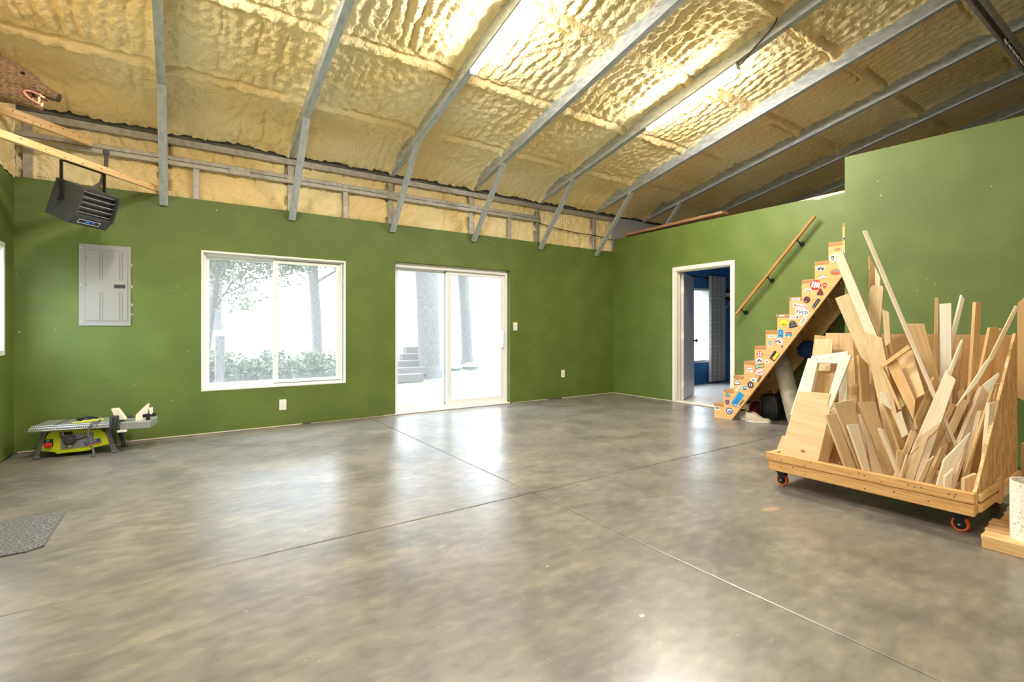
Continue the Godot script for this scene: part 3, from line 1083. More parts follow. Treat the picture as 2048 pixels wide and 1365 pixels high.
# ---------------------------------------------------------------- windows and doors
func frame_ring(s: SurfaceTool, x0: float, y0: float, x1: float, y1: float, w: float, z0: float, z1: float, bev := 0.003) -> void:
	span(s, Vector3(x0, y0, z0), Vector3(x0 + w, y1, z1), bev)
	span(s, Vector3(x1 - w, y0, z0), Vector3(x1, y1, z1), bev)
	span(s, Vector3(x0 + w, y0, z0), Vector3(x1 - w, y0 + w, z1), bev)
	span(s, Vector3(x0 + w, y1 - w, z0), Vector3(x1 - w, y1, z1), bev)

func pane(x0: float, y0: float, x1: float, y1: float, z: float) -> SurfaceTool:
	var s := st()
	quad(s, Vector3(x0, y0, z), Vector3(x1, y0, z), Vector3(x1, y1, z), Vector3(x0, y1, z), Vector3(0, 0, 1))
	return s

func build_openings() -> void:
	# big window in the back wall
	var w := thing("window_1", "large white two-pane sliding window in the green back wall", "window", Vector3.ZERO, 0, "", "structure")
	var s := st()
	frame_ring(s, 0.19, 0.464, 1.71, 1.98, 0.022, ZB - 0.2, ZB + 0.002)
	frame_ring(s, 0.212, 0.486, 1.688, 1.958, 0.026, ZB - 0.16, ZB - 0.05)
	span(s, Vector3(1.655, 0.5, ZB - 0.15), Vector3(1.675, 1.94, ZB - 0.03), 0.003)
	obj("frame", s, M.white_vinyl, w)
	var a := st()
	frame_ring(a, 0.226, 0.498, 0.955, 1.945, 0.042, ZB - 0.135, ZB - 0.095)
	var sash1 := obj("sash", a, M.white_vinyl, w)
	obj("pane", pane(0.265, 0.538, 0.916, 1.905, ZB - 0.115), M.pane_glass, sash1)
	obj("dust_glare_film", pane(0.266, 0.539, 0.915, 1.904, ZB - 0.118), M.insect_screen_veil, sash1)  # whitish sheet standing in for glare on the dusty glass
	a = st()
	frame_ring(a, 0.90, 0.498, 1.655, 1.945, 0.045, ZB - 0.09, ZB - 0.05)
	var sash2 := obj("sash", a, M.white_vinyl, w)
	obj("pane", pane(0.944, 0.542, 1.612, 1.902, ZB - 0.07), M.pane_glass, sash2)
	obj("insect_screen_veil", pane(0.944, 0.542, 1.612, 1.902, ZB - 0.15), M.insect_screen_veil, w)  # insect screen whose pale tint also carries the window glare
	for y in [1.55, 0.86]:
		obj("latch", one_box(Vector3(0.02, 0.06, 0.022), 0.004, Vector3(0.912, y, ZB - 0.046)), M.white_vinyl, sash2)
	obj("pull", one_box(Vector3(0.11, 0.02, 0.014), 0.004, Vector3(0.68, 0.53, ZB - 0.09)), M.plate_white, sash1)

	# sliding door
	var d := thing("door_1", "white sliding glass patio door in the back wall", "door", Vector3.ZERO, 0, "", "structure")
	s = st()
	frame_ring(s, 2.33, 0.0, 4.165, 2.03, 0.045, ZB - 0.17, ZB - 0.055)
	span(s, Vector3(2.375, 1.965, ZB - 0.15), Vector3(4.12, 1.985, ZB - 0.04), 0.003)
	span(s, Vector3(2.375, 0.045, ZB - 0.15), Vector3(4.12, 0.06, ZB - 0.06), 0.003)
	obj("frame", s, M.white_vinyl, d)
	s = st()
	span(s, Vector3(2.34, 0.0, ZB - 0.055), Vector3(4.17, 0.022, ZB + 0.012), 0.006)
	obj("threshold", s, M.cream_trim, d)
	a = st()
	frame_ring(a, 2.375, 0.055, 3.215, 1.985, 0.055, ZB - 0.155, ZB - 0.12)
	sash1 = obj("sash", a, M.white_vinyl, d)
	obj("pane", pane(2.43, 0.11, 3.16, 1.93, ZB - 0.138), M.pane_glass, sash1)
	obj("edge_strip", one_box(Vector3(0.014, 1.92, 0.01), 0.002, Vector3(3.128, 1.02, ZB - 0.116)), M.ink_grey, sash1)
	a = st()
	frame_ring(a, 3.14, 0.055, 4.12, 1.985, 0.072, ZB - 0.112, ZB - 0.075)
	sash2 = obj("sash", a, M.white_vinyl, d)
	obj("pane", pane(3.212, 0.127, 4.048, 1.913, ZB - 0.094), M.pane_glass, sash2)
	obj("dust_glare_film", pane(3.213, 0.128, 4.047, 1.912, ZB - 0.097), M.insect_screen_veil, sash2)  # added veil that washes the view out as glare would
	a = st()
	tube(a, curve([Vector3(4.07, 0.86, ZB - 0.075), Vector3(4.065, 0.88, ZB - 0.03), Vector3(4.06, 0.98, ZB - 0.02), Vector3(4.065, 1.08, ZB - 0.03), Vector3(4.07, 1.10, ZB - 0.075)], 5), 0.012, 8)
	box(a, Vector3(4.085, 0.98, ZB - 0.07), Vector3(0.035, 0.26, 0.014), 0.004)
	obj("handle", a, M.white_vinyl, sash2)
	a = st()
	cyl(a, Vector3(3.128, 1.955, ZB - 0.105), Vector3(3.128, 1.955, ZB - 0.085), 0.014, 12)
	obj("lock_button", a, M.ink_grey, sash1)

	obj("insect_screen_veil", pane(2.40, 0.08, 3.19, 1.96, ZB - 0.165), M.insect_screen_veil, d)  # screen added for the washed-out glare over this pane

	# left wall window
	var w2 := thing("window_2", "white window at the far left edge of the view", "window", Vector3(XL, 0, 0), PI * 0.5, "", "structure")
	s = st()
	frame_ring(s, 4.3, 0.905, 5.905, 1.87, 0.045, -0.16, 0.004)
	obj("frame", s, M.white_vinyl, w2)
	a = st()
	frame_ring(a, 4.345, 0.95, 5.12, 1.825, 0.04, -0.13, -0.09)
	sash1 = obj("sash", a, M.white_vinyl, w2)
	obj("pane", pane(4.385, 0.99, 5.08, 1.785, -0.11), M.pane_glass, sash1)
	a = st()
	frame_ring(a, 5.08, 0.95, 5.86, 1.825, 0.04, -0.085, -0.045)
	sash2 = obj("sash", a, M.white_vinyl, w2)
	obj("pane", pane(5.12, 0.99, 5.82, 1.785, -0.065), M.pane_glass, sash2)

	# room door in the right wall: casing, jambs, threshold, leaf
	var rd := thing("door_2", "white door standing open into the blue room, with cream casing", "door", Vector3.ZERO, 0, "", "structure")
	var z0 := -4.874
	var z1 := -3.946
	var top := 2.046
	for q in [[z0 - 0.057, z0 + 0.006, "casing"], [z1 - 0.006, z1 + 0.057, "casing"]]:
		s = st()
		span(s, Vector3(XR - 0.016, 0.0, q[0]), Vector3(XR, top + 0.057, q[1]), 0.005)
		obj("casing", s, M.cream_trim, rd)
	s = st()
	span(s, Vector3(XR - 0.016, top - 0.006, z0 + 0.006), Vector3(XR, top + 0.057, z1 - 0.006), 0.005)
	obj("casing", s, M.cream_trim, rd)
	s = st()
	span(s, Vector3(XR, 0, z0 - 0.001), Vector3(XR + 0.115, top, z0 + 0.018), 0.002)
	span(s, Vector3(XR, 0, z1 - 0.018), Vector3(XR + 0.115, top, z1 + 0.001), 0.002)
	span(s, Vector3(XR, top - 0.018, z0 + 0.018), Vector3(XR + 0.115, top, z1 - 0.018), 0.002)
	span(s, Vector3(XR + 0.05, 0, z0 + 0.018), Vector3(XR + 0.065, top - 0.018, z0 + 0.03), 0.002)
	obj("jamb", s, M.cream_trim, rd)
	s = st()
	span(s, Vector3(XR - 0.02, 0.0, z0 + 0.018), Vector3(XR + 0.13, 0.022, z1 - 0.018), 0.006)
	obj("threshold", s, M.cream_trim, rd)
	var leaf := obj("door_leaf", one_box(Vector3(0.86, 2.0, 0.036), 0.003, Vector3(0.43, 1.0, 0)), door_paint(), rd)
	leaf.position = Vector3(XR + 0.125, 0.025, z0 + 0.03)
	leaf.rotation.y = deg_to_rad(25.0)
	for y in [0.25, 1.0, 1.72]:
		a = st()
		cyl(a, Vector3(-0.008, y - 0.05, 0.02), Vector3(-0.008, y + 0.05, 0.02), 0.008, 10)
		box(a, Vector3(0.0, y, 0.0), Vector3(0.004, 0.1, 0.034), 0.001)
		box(a, Vector3(-0.03, y, 0.03), Vector3(0.05, 0.1, 0.004), 0.001)
		obj("hinge", a, M.cream_trim, leaf)
	a = st()
	var kx := Transform3D(Basis(Vector3.RIGHT, Vector3(0, 0, 1), Vector3(0, -1, 0)), Vector3(0.80, 0.92, 0.018))
	lathe(a, [Vector2(0, 0), Vector2(0.03, 0), Vector2(0.03, 0.006), Vector2(0.012, 0.012), Vector2(0.012, 0.03), Vector2(0.024, 0.038), Vector2(0.028, 0.052), Vector2(0.02, 0.064), Vector2(0, 0.066)], 18, kx)
	obj("knob", a, M.black_metal, leaf)

func door_paint() -> StandardMaterial3D:
	if not M.has("door_paint"):
		mat("door_paint", rgb(206, 204, 206), 0.32)
	return M["door_paint"]

# ---------------------------------------------------------------- blue room
func build_blue_room() -> void:
	var x0 := XR + 0.1005
	var x1 := 10.6
	var s := st()
	tiles(x0, 0.0, x1, 2.6, [[7.0, 0.45, 9.25, 1.99]], func(a, b, c, d): span(s, Vector3(a, b, ZB - 0.2), Vector3(c, d, ZB + 0.01)))
	tag(obj("wall_blue_back", s, M.blue_paint), "deep blue wall with the curtained window beyond the open door", "wall", "", "structure")
	s = st()
	span(s, Vector3(x1, 0, ZB - 0.2), Vector3(x1 + 0.1, 2.6, -1.9))
	tag(obj("wall_blue_side", s, M.blue_paint), "blue side wall of the far room, hidden right of the door", "wall", "", "structure")
	s = st()
	span(s, Vector3(x0, 0, -2.0), Vector3(x1, 2.6, -1.9))
	tag(obj("wall_blue_front", s, M.blue_paint), "blue front wall of the far room near the stair", "wall", "", "structure")
	s = st()
	span(s, Vector3(x0, 0.0, ZB), Vector3(x0 + 0.012, 2.55, -4.95))
	span(s, Vector3(x0, 0.0, -3.88), Vector3(x0 + 0.012, 2.55, -2.0))
	tag(obj("wall_blue_door", s, M.blue_paint), "blue face of the wall around the open room door", "wall", "", "structure")
	s = st()
	span(s, Vector3(x0, 2.55, ZB - 0.2), Vector3(x1 + 0.1, 2.62, -1.9))
	tag(obj("ceiling_blue_room", s, M.plain_wall), "low ceiling of the blue room under the dark loft", "ceiling", "", "structure")
	# plank floor, each board its own piece
	var fl := thing("floor_blue_room", "pale plank floor of the blue room seen through the door", "floor", Vector3.ZERO, 0, "", "structure")
	var n := 0
	var z := ZB + 0.01
	while z < -2.02:
		var x := XR + 0.131
		while x < x1:
			var l := minf(1.2 if (n % 2 == 0 or x > XR + 0.3) else 0.6, x1 - x)
			s = st()
			span(s, Vector3(x + 0.0008, -0.03, z + 0.0008), Vector3(x + l - 0.0008, 0.012, minf(z + 0.178, -2.0)), 0.002)
			obj("floor_plank", s, M.blue_floor, fl)
			x += l
		z += 0.18
		n += 1
	s = st()
	span(s, Vector3(XR + 0.12, -0.3, ZB - 0.2), Vector3(11.7, -0.032, ZEND))
	tag(obj("floor_base", s, M.joint_dirt), "slab under the blue room floor", "floor", "", "structure")
	var w := thing("window_3", "bright window behind the grey curtain in the blue room", "window", Vector3.ZERO, 0, "", "structure")
	s = st()
	frame_ring(s, 7.0, 0.45, 9.25, 1.99, 0.05, ZB - 0.18, ZB + 0.02)  # left part hidden by the door leaf, widened to admit more light
	span(s, Vector3(8.10, 0.5, ZB - 0.15), Vector3(8.16, 1.94, ZB - 0.06), 0.003)
	obj("frame", s, M.white_vinyl, w)
	obj("pane", pane(7.05, 0.5, 9.2, 1.94, ZB - 0.12), M.pane_glass, w)
	obj("dust_glare_film", pane(7.05, 0.5, 9.2, 1.94, ZB - 0.125), M.insect_screen_veil, w)  # same added glare veil on the blue room window
	s = st()
	tube(s, [Vector3(7.8, 2.21, ZB + 0.09), Vector3(9.62, 2.21, ZB + 0.09)], 0.012, 10)
	cyl(s, Vector3(9.62, 2.21, ZB + 0.09), Vector3(9.66, 2.21, ZB + 0.09), 0.02, 12)
	box(s, Vector3(9.1, 2.21, ZB + 0.05), Vector3(0.014, 0.03, 0.09), 0.003)
	tag(obj("curtain_rod", s, M.black_metal), "thin black curtain rod over the blue room window", "curtain rod")
	var cu := thing("curtain", "grey patterned grommet curtain hanging at the right of the bright window", "curtain", Vector3(9.38, 0, ZB + 0.10))
	var sh := PackedVector2Array()
	var back := PackedVector2Array()
	for i in 81:
		var t := i / 80.0
		var x := -0.30 + 0.60 * t
		var zz := 0.045 * sin(t * TAU * 4.0)
		sh.append(Vector2(x, zz))
		back.append(Vector2(x, zz - 0.004))
	back.reverse()
	sh.append_array(back)
	s = st()
	prism(s, sh, 2.20, Transform3D(Basis(Vector3.RIGHT, Vector3(0, 0, 1), Vector3(0, -1, 0)), Vector3(0, 2.25, 0)))
	obj("cloth", s, M.curtain, cu)
	for i in 8:
		s = st()
		var gx := -0.30 + 0.60 * (i + 0.5) / 8.0
		var cc := []
		for q in 17:
			cc.append(Vector3(gx, 2.21 + 0.026 * sin(TAU * q / 16.0), 0.026 * cos(TAU * q / 16.0)))
		tube(s, cc, 0.005, 6)
		obj("grommet", s, M.silver, cu)
	# shelf with things on it
	var shf := thing("wall_shelf", "small dark shelf on a pale bracket right of the curtain", "shelf", Vector3(10.05, 1.785, ZB + 0.01))
	obj("board", one_box(Vector3(0.8, 0.025, 0.22), 0.003, Vector3(0, 0, 0.11)), M.black_plastic, shf)
	s = st()
	box(s, Vector3(-0.33, -0.15, 0.008), Vector3(0.018, 0.28, 0.012), 0.002)
	beam(s, Vector3(-0.33, -0.27, 0.016), Vector3(-0.33, -0.02, 0.19), 0.016, 0.008)
	obj("bracket", s, M.plate_white, shf)
	s = st()
	lathe(s, [Vector2(0, 0), Vector2(0.04, 0), Vector2(0.045, 0.02), Vector2(0.045, 0.14), Vector2(0.018, 0.18), Vector2(0.018, 0.22), Vector2(0, 0.22)], 18)
	var o := obj("dark_bottle", s, M.black_plastic)
	o.position = Vector3(9.72, 1.798, ZB + 0.11)
	tag(o, "dark bottle with a gold label on the blue room shelf", "bottle")
	s = st()
	lathe(s, [Vector2(0.046, 0.04), Vector2(0.0462, 0.12)], 18)
	obj("label_band", s, M.plate_white, o)
	s = st()
	lathe(s, [Vector2(0, 0), Vector2(0.07, 0), Vector2(0.085, 0.05), Vector2(0.07, 0.16), Vector2(0.09, 0.26), Vector2(0.06, 0.32), Vector2(0, 0.34)], 18)
	o = obj("tan_vase", s, M.cardboard)
	o.position = Vector3(9.93, 1.798, ZB + 0.11)
	tag(o, "tan vase on the blue room shelf, half hidden by the casing", "vase")

# ---------------------------------------------------------------- outside
func tree(label: String, at: Vector3, r: float, h: float, lean: Vector3, crown: float, leaves: int, seed_: int) -> void:
	var t := thing("tree", label, "tree", at)
	var s := st()
	var top := Vector3(0, h, 0) + lean
	tube(s, curve([Vector3.ZERO, Vector3(0, h * 0.3, 0) + lean * 0.15, Vector3(0, h * 0.65, 0) + lean * 0.5, top], 5), r, 10)
	cyl(s, Vector3(0, -0.3, 0), Vector3(0, 0.35, 0), r * 1.5, 10, r * 0.98)
	var g := RandomNumberGenerator.new()
	g.seed = seed_
	for i in 7:
		var b := top * (0.55 + 0.06 * i)
		var e := b + Vector3(g.randf_range(-1, 1), g.randf_range(0.2, 0.9), g.randf_range(-1, 1)).normalized() * crown * 0.8
		tube(s, [b, (b + e) * 0.5 + Vector3(0, 0.12, 0), e], r * 0.28, 6)
	obj("trunk", s, M.bark, t)
	if leaves <= 0:
		return
	foliage(t, top, Vector3(crown, crown * 0.75, crown), leaves, g)

func foliage(t: Node3D, c: Vector3, rad: Vector3, leaves: int, g: RandomNumberGenerator) -> void:
	var s := st()
	prism(s, PackedVector2Array([Vector2(0, 0), Vector2(0.035, 0.04), Vector2(0.02, 0.11), Vector2(0, 0.14), Vector2(-0.02, 0.11), Vector2(-0.035, 0.04)]), 0.002)
	s.generate_normals()
	var mm := MultiMesh.new()
	mm.transform_format = MultiMesh.TRANSFORM_3D
	mm.use_colors = true
	mm.mesh = s.commit()
	mm.instance_count = leaves
	for i in leaves:
		var v := Vector3(g.randfn(), g.randfn(), g.randfn()).normalized() * pow(g.randf(), 0.45)
		var clump := Vector3(sin(v.x * 7.0 + v.y * 5.0), sin(v.y * 8.0), sin(v.z * 7.0 + v.x * 4.0)) * 0.12
		var b := Basis.from_euler(Vector3(g.randf() * TAU, g.randf() * TAU, g.randf() * TAU)).scaled(Vector3.ONE * g.randf_range(0.35, 0.8))
		mm.set_instance_transform(i, Transform3D(b, c + (v + clump) * rad))
		var q := g.randf_range(0.75, 1.15)
		mm.set_instance_color(i, Color(q, q * g.randf_range(0.95, 1.05), q * 0.9))
	var o := MultiMeshInstance3D.new()
	o.multimesh = mm
	o.material_override = M.leaf
	o.name = "foliage"
	o.set_meta("kind", "stuff")
	t.add_child(o, true)

func build_outside() -> void:
	var ln := sheet(60, 40, func(i: int, j: int):
		var x: float = lerpf(-14.0, 26.0, i / 60.0)
		var z: float = lerpf(-34.0, ZB - 0.22, j / 40.0)
		return Vector3(x, lawn_y(x, z), z))
	tag(obj("lawn", ln, M.lawn), "sunlit pale lawn sloping up behind the building", "lawn", "", "structure")
	tree("grey tree trunk seen through the right half of the sliding door", Vector3(7.48, lawn_y(7.48, -13.5), -13.5), 0.17, 5.2, Vector3(-0.4, 0, 0), 2.1, 12000, 1)
	tree("slim curved tree at the left of the big window", Vector3(0.36, lawn_y(0.36, -10.5), -10.5), 0.06, 3.0, Vector3(0.35, 0, 0), 1.7, 12000, 2)
	tree("broad pale tree seen through the left half of the sliding door", Vector3(5.6, lawn_y(5.6, -12.2), -12.2), 0.30, 6.0, Vector3(-0.3, 0, 0), 2.4, 12000, 3)
	tree("leafy tree behind the big window's middle rail", Vector3(2.9, lawn_y(2.9, -13.0), -13.0), 0.12, 4.2, Vector3(-0.3, 0, 0.2), 1.9, 12000, 4)
	tree("far tree filling the right of the sliding door", Vector3(12.4, lawn_y(12.4, -17.0), -17.0), 0.2, 5.5, Vector3(-0.4, 0, 0), 2.8, 12000, 5)
	tree("far tree on the slope behind the slim curved tree", Vector3(0.9, lawn_y(0.9, -18.0), -18.0), 0.2, 5.0, Vector3(0.2, 0, 0), 2.8, 12000, 6)
	tree("tall tree outside the blue room window", Vector3(16.0, lawn_y(16.0, -14.0), -14.0), 0.2, 5.0, Vector3(0.2, 0, 0), 2.4, 6000, 7)
	var g := RandomNumberGenerator.new()
	g.seed = 99
	var bl := ["low shrub at the foot of the grey post", "low shrub under the big window's middle", "low shrub at the lower right of the big window", "shrub beside the grey trunk outside the sliding door"]
	var bp := [Vector3(0.55, 0, -10.2), Vector3(1.5, 0, -10.4), Vector3(2.3, 0, -10.6), Vector3(9.6, 0, -13.2)]
	for i in bp.size():
		var p: Vector3 = bp[i]
		p.y = lawn_y(p.x, p.z)
		var t := thing("shrub", bl[i], "shrub", p)
		var s := st()
		for k in 6:
			tube(s, [Vector3.ZERO, Vector3(g.randf_range(-0.4, 0.4), 0.55, g.randf_range(-0.3, 0.3))], 0.012, 5)
		obj("stem", s, M.bark, t)
		foliage(t, Vector3(0, 0.42, 0), Vector3(0.62, 0.40, 0.5), 6000, g)
	var o := obj("garden_post", one_box(Vector3(0.14, 1.15, 0.14), 0.01, Vector3(0, 0.575, 0)), M.bark)
	o.position = Vector3(0.56, lawn_y(0.56, -9.6), -9.6)
	tag(o, "square grey post standing outside the big window", "post")
	# timber steps up the bank
	for i in 5:
		o = obj("timber_step", one_box(Vector3(0.9, 0.20, 0.26), 0.012, Vector3(0, 0.02, 0)), M.timber_step)
		var z := -11.6 - 0.42 * i
		o.position = Vector3(4.65 + 0.28 * i, lawn_y(4.6, z) + 0.12 * i + 0.10, z)
		tag(o, "weathered timber step number %s of the garden flight outside the door" % ["one, lowest", "two", "three, middle", "four", "five, highest"][i], "step", "timber steps up the bank")
	# neighbouring house
	var h := thing("house", "pale neighbouring house far up the slope with one dark window", "building", Vector3(10.4, -1.0, -25.0))
	obj("wall", one_box(Vector3(7.0, 5.4, 4.0), 0.02, Vector3(0, 2.7, 0)), M.siding, h)
	var s := st()
	prism(s, PackedVector2Array([Vector2(-2.4, 0), Vector2(2.4, 0), Vector2(0, 1.5)]), 7.4, Transform3D(Basis(Vector3(0, 0, 1), Vector3.UP, Vector3(-1, 0, 0)), Vector3(3.7, 5.4, 0)))
	obj("roof", s, M.outer_steel, h)
	for x in [-1.6, 1.1]:
		s = st()
		frame_ring(s, x - 0.35, 2.0, x + 0.35, 2.95, 0.08, 1.99, 2.05)
		var f := obj("window_frame", s, M.white_vinyl, h)
		s = st()
		span(s, Vector3(x - 0.28, 2.07, 1.98), Vector3(x + 0.28, 2.88, 2.01))
		obj("pane", s, M.far_window, f)
	# loose stones by the trunk
	for i in 3:
		s = st()
		var r := 0.16 + 0.05 * i
		lathe(s, [Vector2(0, 0), Vector2(r * 0.8, 0.01), Vector2(r, r * 0.35), Vector2(r * 0.7, r * 0.7), Vector2(0, r * 0.8)], 9)
		o = obj("garden_stone", s, M.siding)
		var p := Vector3(6.2 + 0.5 * i, 0, -13.0 + 0.1 * i)
		p.y = lawn_y(p.x, p.z) - 0.02
		o.position = p
		tag(o, "%s pale stone lying left of the grey trunk outside" % ["smallest", "middle", "largest"][i], "stone", "stones by the trunk")
	for i in 2:
		s = st()
		prism(s, PackedVector2Array([Vector2(-0.05, 0), Vector2(0, -0.03), Vector2(0.06, 0.0), Vector2(0.02, 0.035)]), 0.012, Transform3D(Basis(Vector3.RIGHT, Vector3(0, 0.3, 0.95).normalized(), Vector3(0, 0.95, -0.3).normalized()), Vector3.ZERO))
		o = obj("dry_leaf", s, M.hardboard)
		o.position = Vector3(2.52 + 0.20 * i, lawn_y(2.5, -6.75) + 0.02, -6.75)
		tag(o, "%s dry brown leaf on the ground just outside the glass door" % ["left", "right"][i], "leaf", "dry leaves at the door")

func lawn_y(x: float, z: float) -> float:
	var up := smoothstep(-11.0, -26.0, z)
	return -0.10 + 2.6 * up + 0.12 * sin(x * 0.5 + z * 0.3) * smoothstep(-8.0, -12.0, z)

# ---------------------------------------------------------------- stair
func side_xf(x: float) -> Transform3D:      # local x -> world z, local z -> world -x
	return Transform3D(Basis(Vector3(0, 0, 1), Vector3.UP, Vector3(-1, 0, 0)), Vector3(x, 0, 0))

func build_stair() -> void:
	var stairs := thing("staircase", "steep open plywood staircase with stickers over its whole side", "staircase")
	var z0 := -3.745
	var run := 0.1341
	var rise := 0.186
	var n := 14
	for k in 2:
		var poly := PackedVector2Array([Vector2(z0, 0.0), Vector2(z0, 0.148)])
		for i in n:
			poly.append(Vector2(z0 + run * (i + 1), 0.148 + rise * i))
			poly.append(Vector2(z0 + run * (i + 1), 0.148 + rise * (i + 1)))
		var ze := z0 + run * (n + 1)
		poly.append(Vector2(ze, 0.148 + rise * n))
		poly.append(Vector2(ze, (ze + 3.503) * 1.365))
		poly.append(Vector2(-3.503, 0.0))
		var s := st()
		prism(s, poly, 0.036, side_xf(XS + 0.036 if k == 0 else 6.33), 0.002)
		obj("stringer", s, M.stringer if k == 0 else along_z("fir"), stairs)  # far stringer in a lighter wood, standing in for fill light below
	for i in n + 1:
		var z := z0 + run * i
		var y := 0.148 + rise * i
		var s := st()
		span(s, Vector3(XS - 0.001, y, z - (0.014 if i == 6 else 0.0)), Vector3(6.34, y + 0.040, z + run + 0.002), 0.003)
		obj("tread", s, M.tread, stairs)
		if i > 0:
			s = st()
			span(s, Vector3(XS + 0.037, y - rise + 0.041, z + 0.001), Vector3(6.293, y - 0.001, z + 0.016), 0.001)
			obj("riser", s, M.pine, stairs)
	var g := RandomNumberGenerator.new()
	g.seed = 4
	for p in [[-2.62, 1.16, 0.03], [-3.0, 0.62, 0.018], [-3.1, 0.40, 0.02]]:
		var kn := st()
		cyl(kn, Vector3(6.292, p[1], p[0]), Vector3(6.2935, p[1], p[0]), p[2], 12)
		obj("knot", kn, M.knot, stairs)
	for q in sticker_list():
		make_sticker(stairs, q[0], q[1], q[2], q[3], q[4], q[5])
	# handrail
	var hr := thing("handrail", "round oak handrail climbing the green wall on three black brackets", "handrail")
	var a := Vector3(6.315, 1.333, -3.827)
	var b := Vector3(6.315, 2.495, -2.812)
	var s := st()
	var y := (b - a).normalized()
	cyl(s, Vector3.ZERO, Vector3(0, a.distance_to(b), 0), 0.0195, 20)
	var o := obj("rail", s, M.rail_oak, hr)
	var x := Vector3.RIGHT
	o.transform = Transform3D(Basis(x, y, x.cross(y)), a)
	for t in [0.085, 0.435, 0.80]:
		var p := a.lerp(b, t) + Vector3(0, -0.026, 0)
		s = st()
		var w := Vector3(XR, p.y - 0.045, p.z + 0.015)
		cyl(s, w, w + Vector3(-0.008, 0, 0), 0.032, 18)
		tube(s, curve([w + Vector3(-0.004, 0, 0), w + Vector3(-0.045, 0.0, -0.002), p + Vector3(0.012, -0.018, 0.004), p], 5), 0.008, 8)
		box(s, p + Vector3(0, 0.002, 0), Vector3(0.022, 0.006, 0.06), 0.002, Basis(x, x.cross(y), y))
		obj("bracket", s, M.black_metal, hr)

func sticker_list() -> Array:
	return [
		["plate_grey", -3.698, 0.125, 0.062, 0.042, 7],
		["gear", -3.532, 0.109, 0.099, 0.092, 8],
		["blue", -3.423, 0.270, 0.193, 0.078, 55],
		["tan", -3.382, 0.219, 0.132, 0.023, 50],
		["round_green", -3.557, 0.303, 0.076, 0.064, 6],
		["shield_purple", -3.559, 0.215, 0.062, 0.066, 7],
		["tri_dark", -3.430, 0.480, 0.081, 0.072, 5],
		["strip_white", -3.416, 0.409, 0.087, 0.021, 51],
		["mount", -3.331, 0.417, 0.064, 0.062, 6],
		["round_dark", -3.257, 0.460, 0.083, 0.085, 5],
		["oval_teal", -3.223, 0.527, 0.071, 0.051, 5],
		["tool", -3.151, 0.539, 0.081, 0.022, 63],
		["arc_red", -3.268, 0.649, 0.101, 0.074, 4],
		["green_bar", -3.151, 0.693, 0.108, 0.041, 13],
		["oval_script", -3.144, 0.622, 0.135, 0.079, 18],
		["car_white", -3.151, 0.761, 0.075, 0.053, 13],
		["round_pale", -3.061, 0.752, 0.055, 0.053, 3],
		["cross_red", -3.146, 0.839, 0.066, 0.064, 2],
		["yellow_black", -2.972, 0.821, 0.112, 0.071, 57],
		["ring", -2.884, 0.935, 0.048, 0.049, 2],
		["round_stripes", -3.022, 0.972, 0.065, 0.068, 1],
		["dally", -2.999, 1.045, 0.088, 0.034, 1],
		["pink", -2.917, 0.995, 0.067, 0.070, 16],
		["crest_blue", -2.901, 1.084, 0.066, 0.092, 0],
		["bus", -2.811, 1.074, 0.083, 0.063, 0],
		["badge_yellow", -2.865, 1.199, 0.090, 0.086, -1],
		["badge_black", -2.768, 1.190, 0.091, 0.079, 12],
		["debo", -2.751, 1.264, 0.096, 0.041, -1],
		["lined", -2.660, 1.224, 0.102, 0.040, 56],
		["fvco", -2.669, 1.318, 0.142, 0.067, -10],
		["mollo", -2.696, 1.389, 0.147, 0.050, -11],
		["hagle", -2.735, 1.466, 0.090, 0.026, -3],
		["round_red", -2.618, 1.455, 0.071, 0.074, -3],
		["pick", -2.524, 1.409, 0.111, 0.036, 56],
		["car_small", -2.606, 1.556, 0.059, 0.037, -4],
		["hexagon", -2.529, 1.610, 0.112, 0.113, -4],
		["shield_orange", -2.441, 1.595, 0.046, 0.068, -4],
		["tri_red", -2.482, 1.532, 0.070, 0.076, -4],
		["text_pale", -2.463, 1.695, 0.079, 0.046, 6],
		["car_blue", -2.476, 1.784, 0.072, 0.051, -6],
		["oval_orange", -2.336, 1.730, 0.096, 0.067, -6],
		["bear", -2.365, 1.875, 0.057, 0.083, 10],
		["oval_brown", -2.317, 1.966, 0.061, 0.032, 3],
		["dot_dark", -2.256, 2.066, 0.019, 0.031, -9],
		["dot_white", -2.255, 1.952, 0.031, 0.052, -8],
		["grey_text", -2.886, 1.284, 0.081, 0.027, -1],
	]

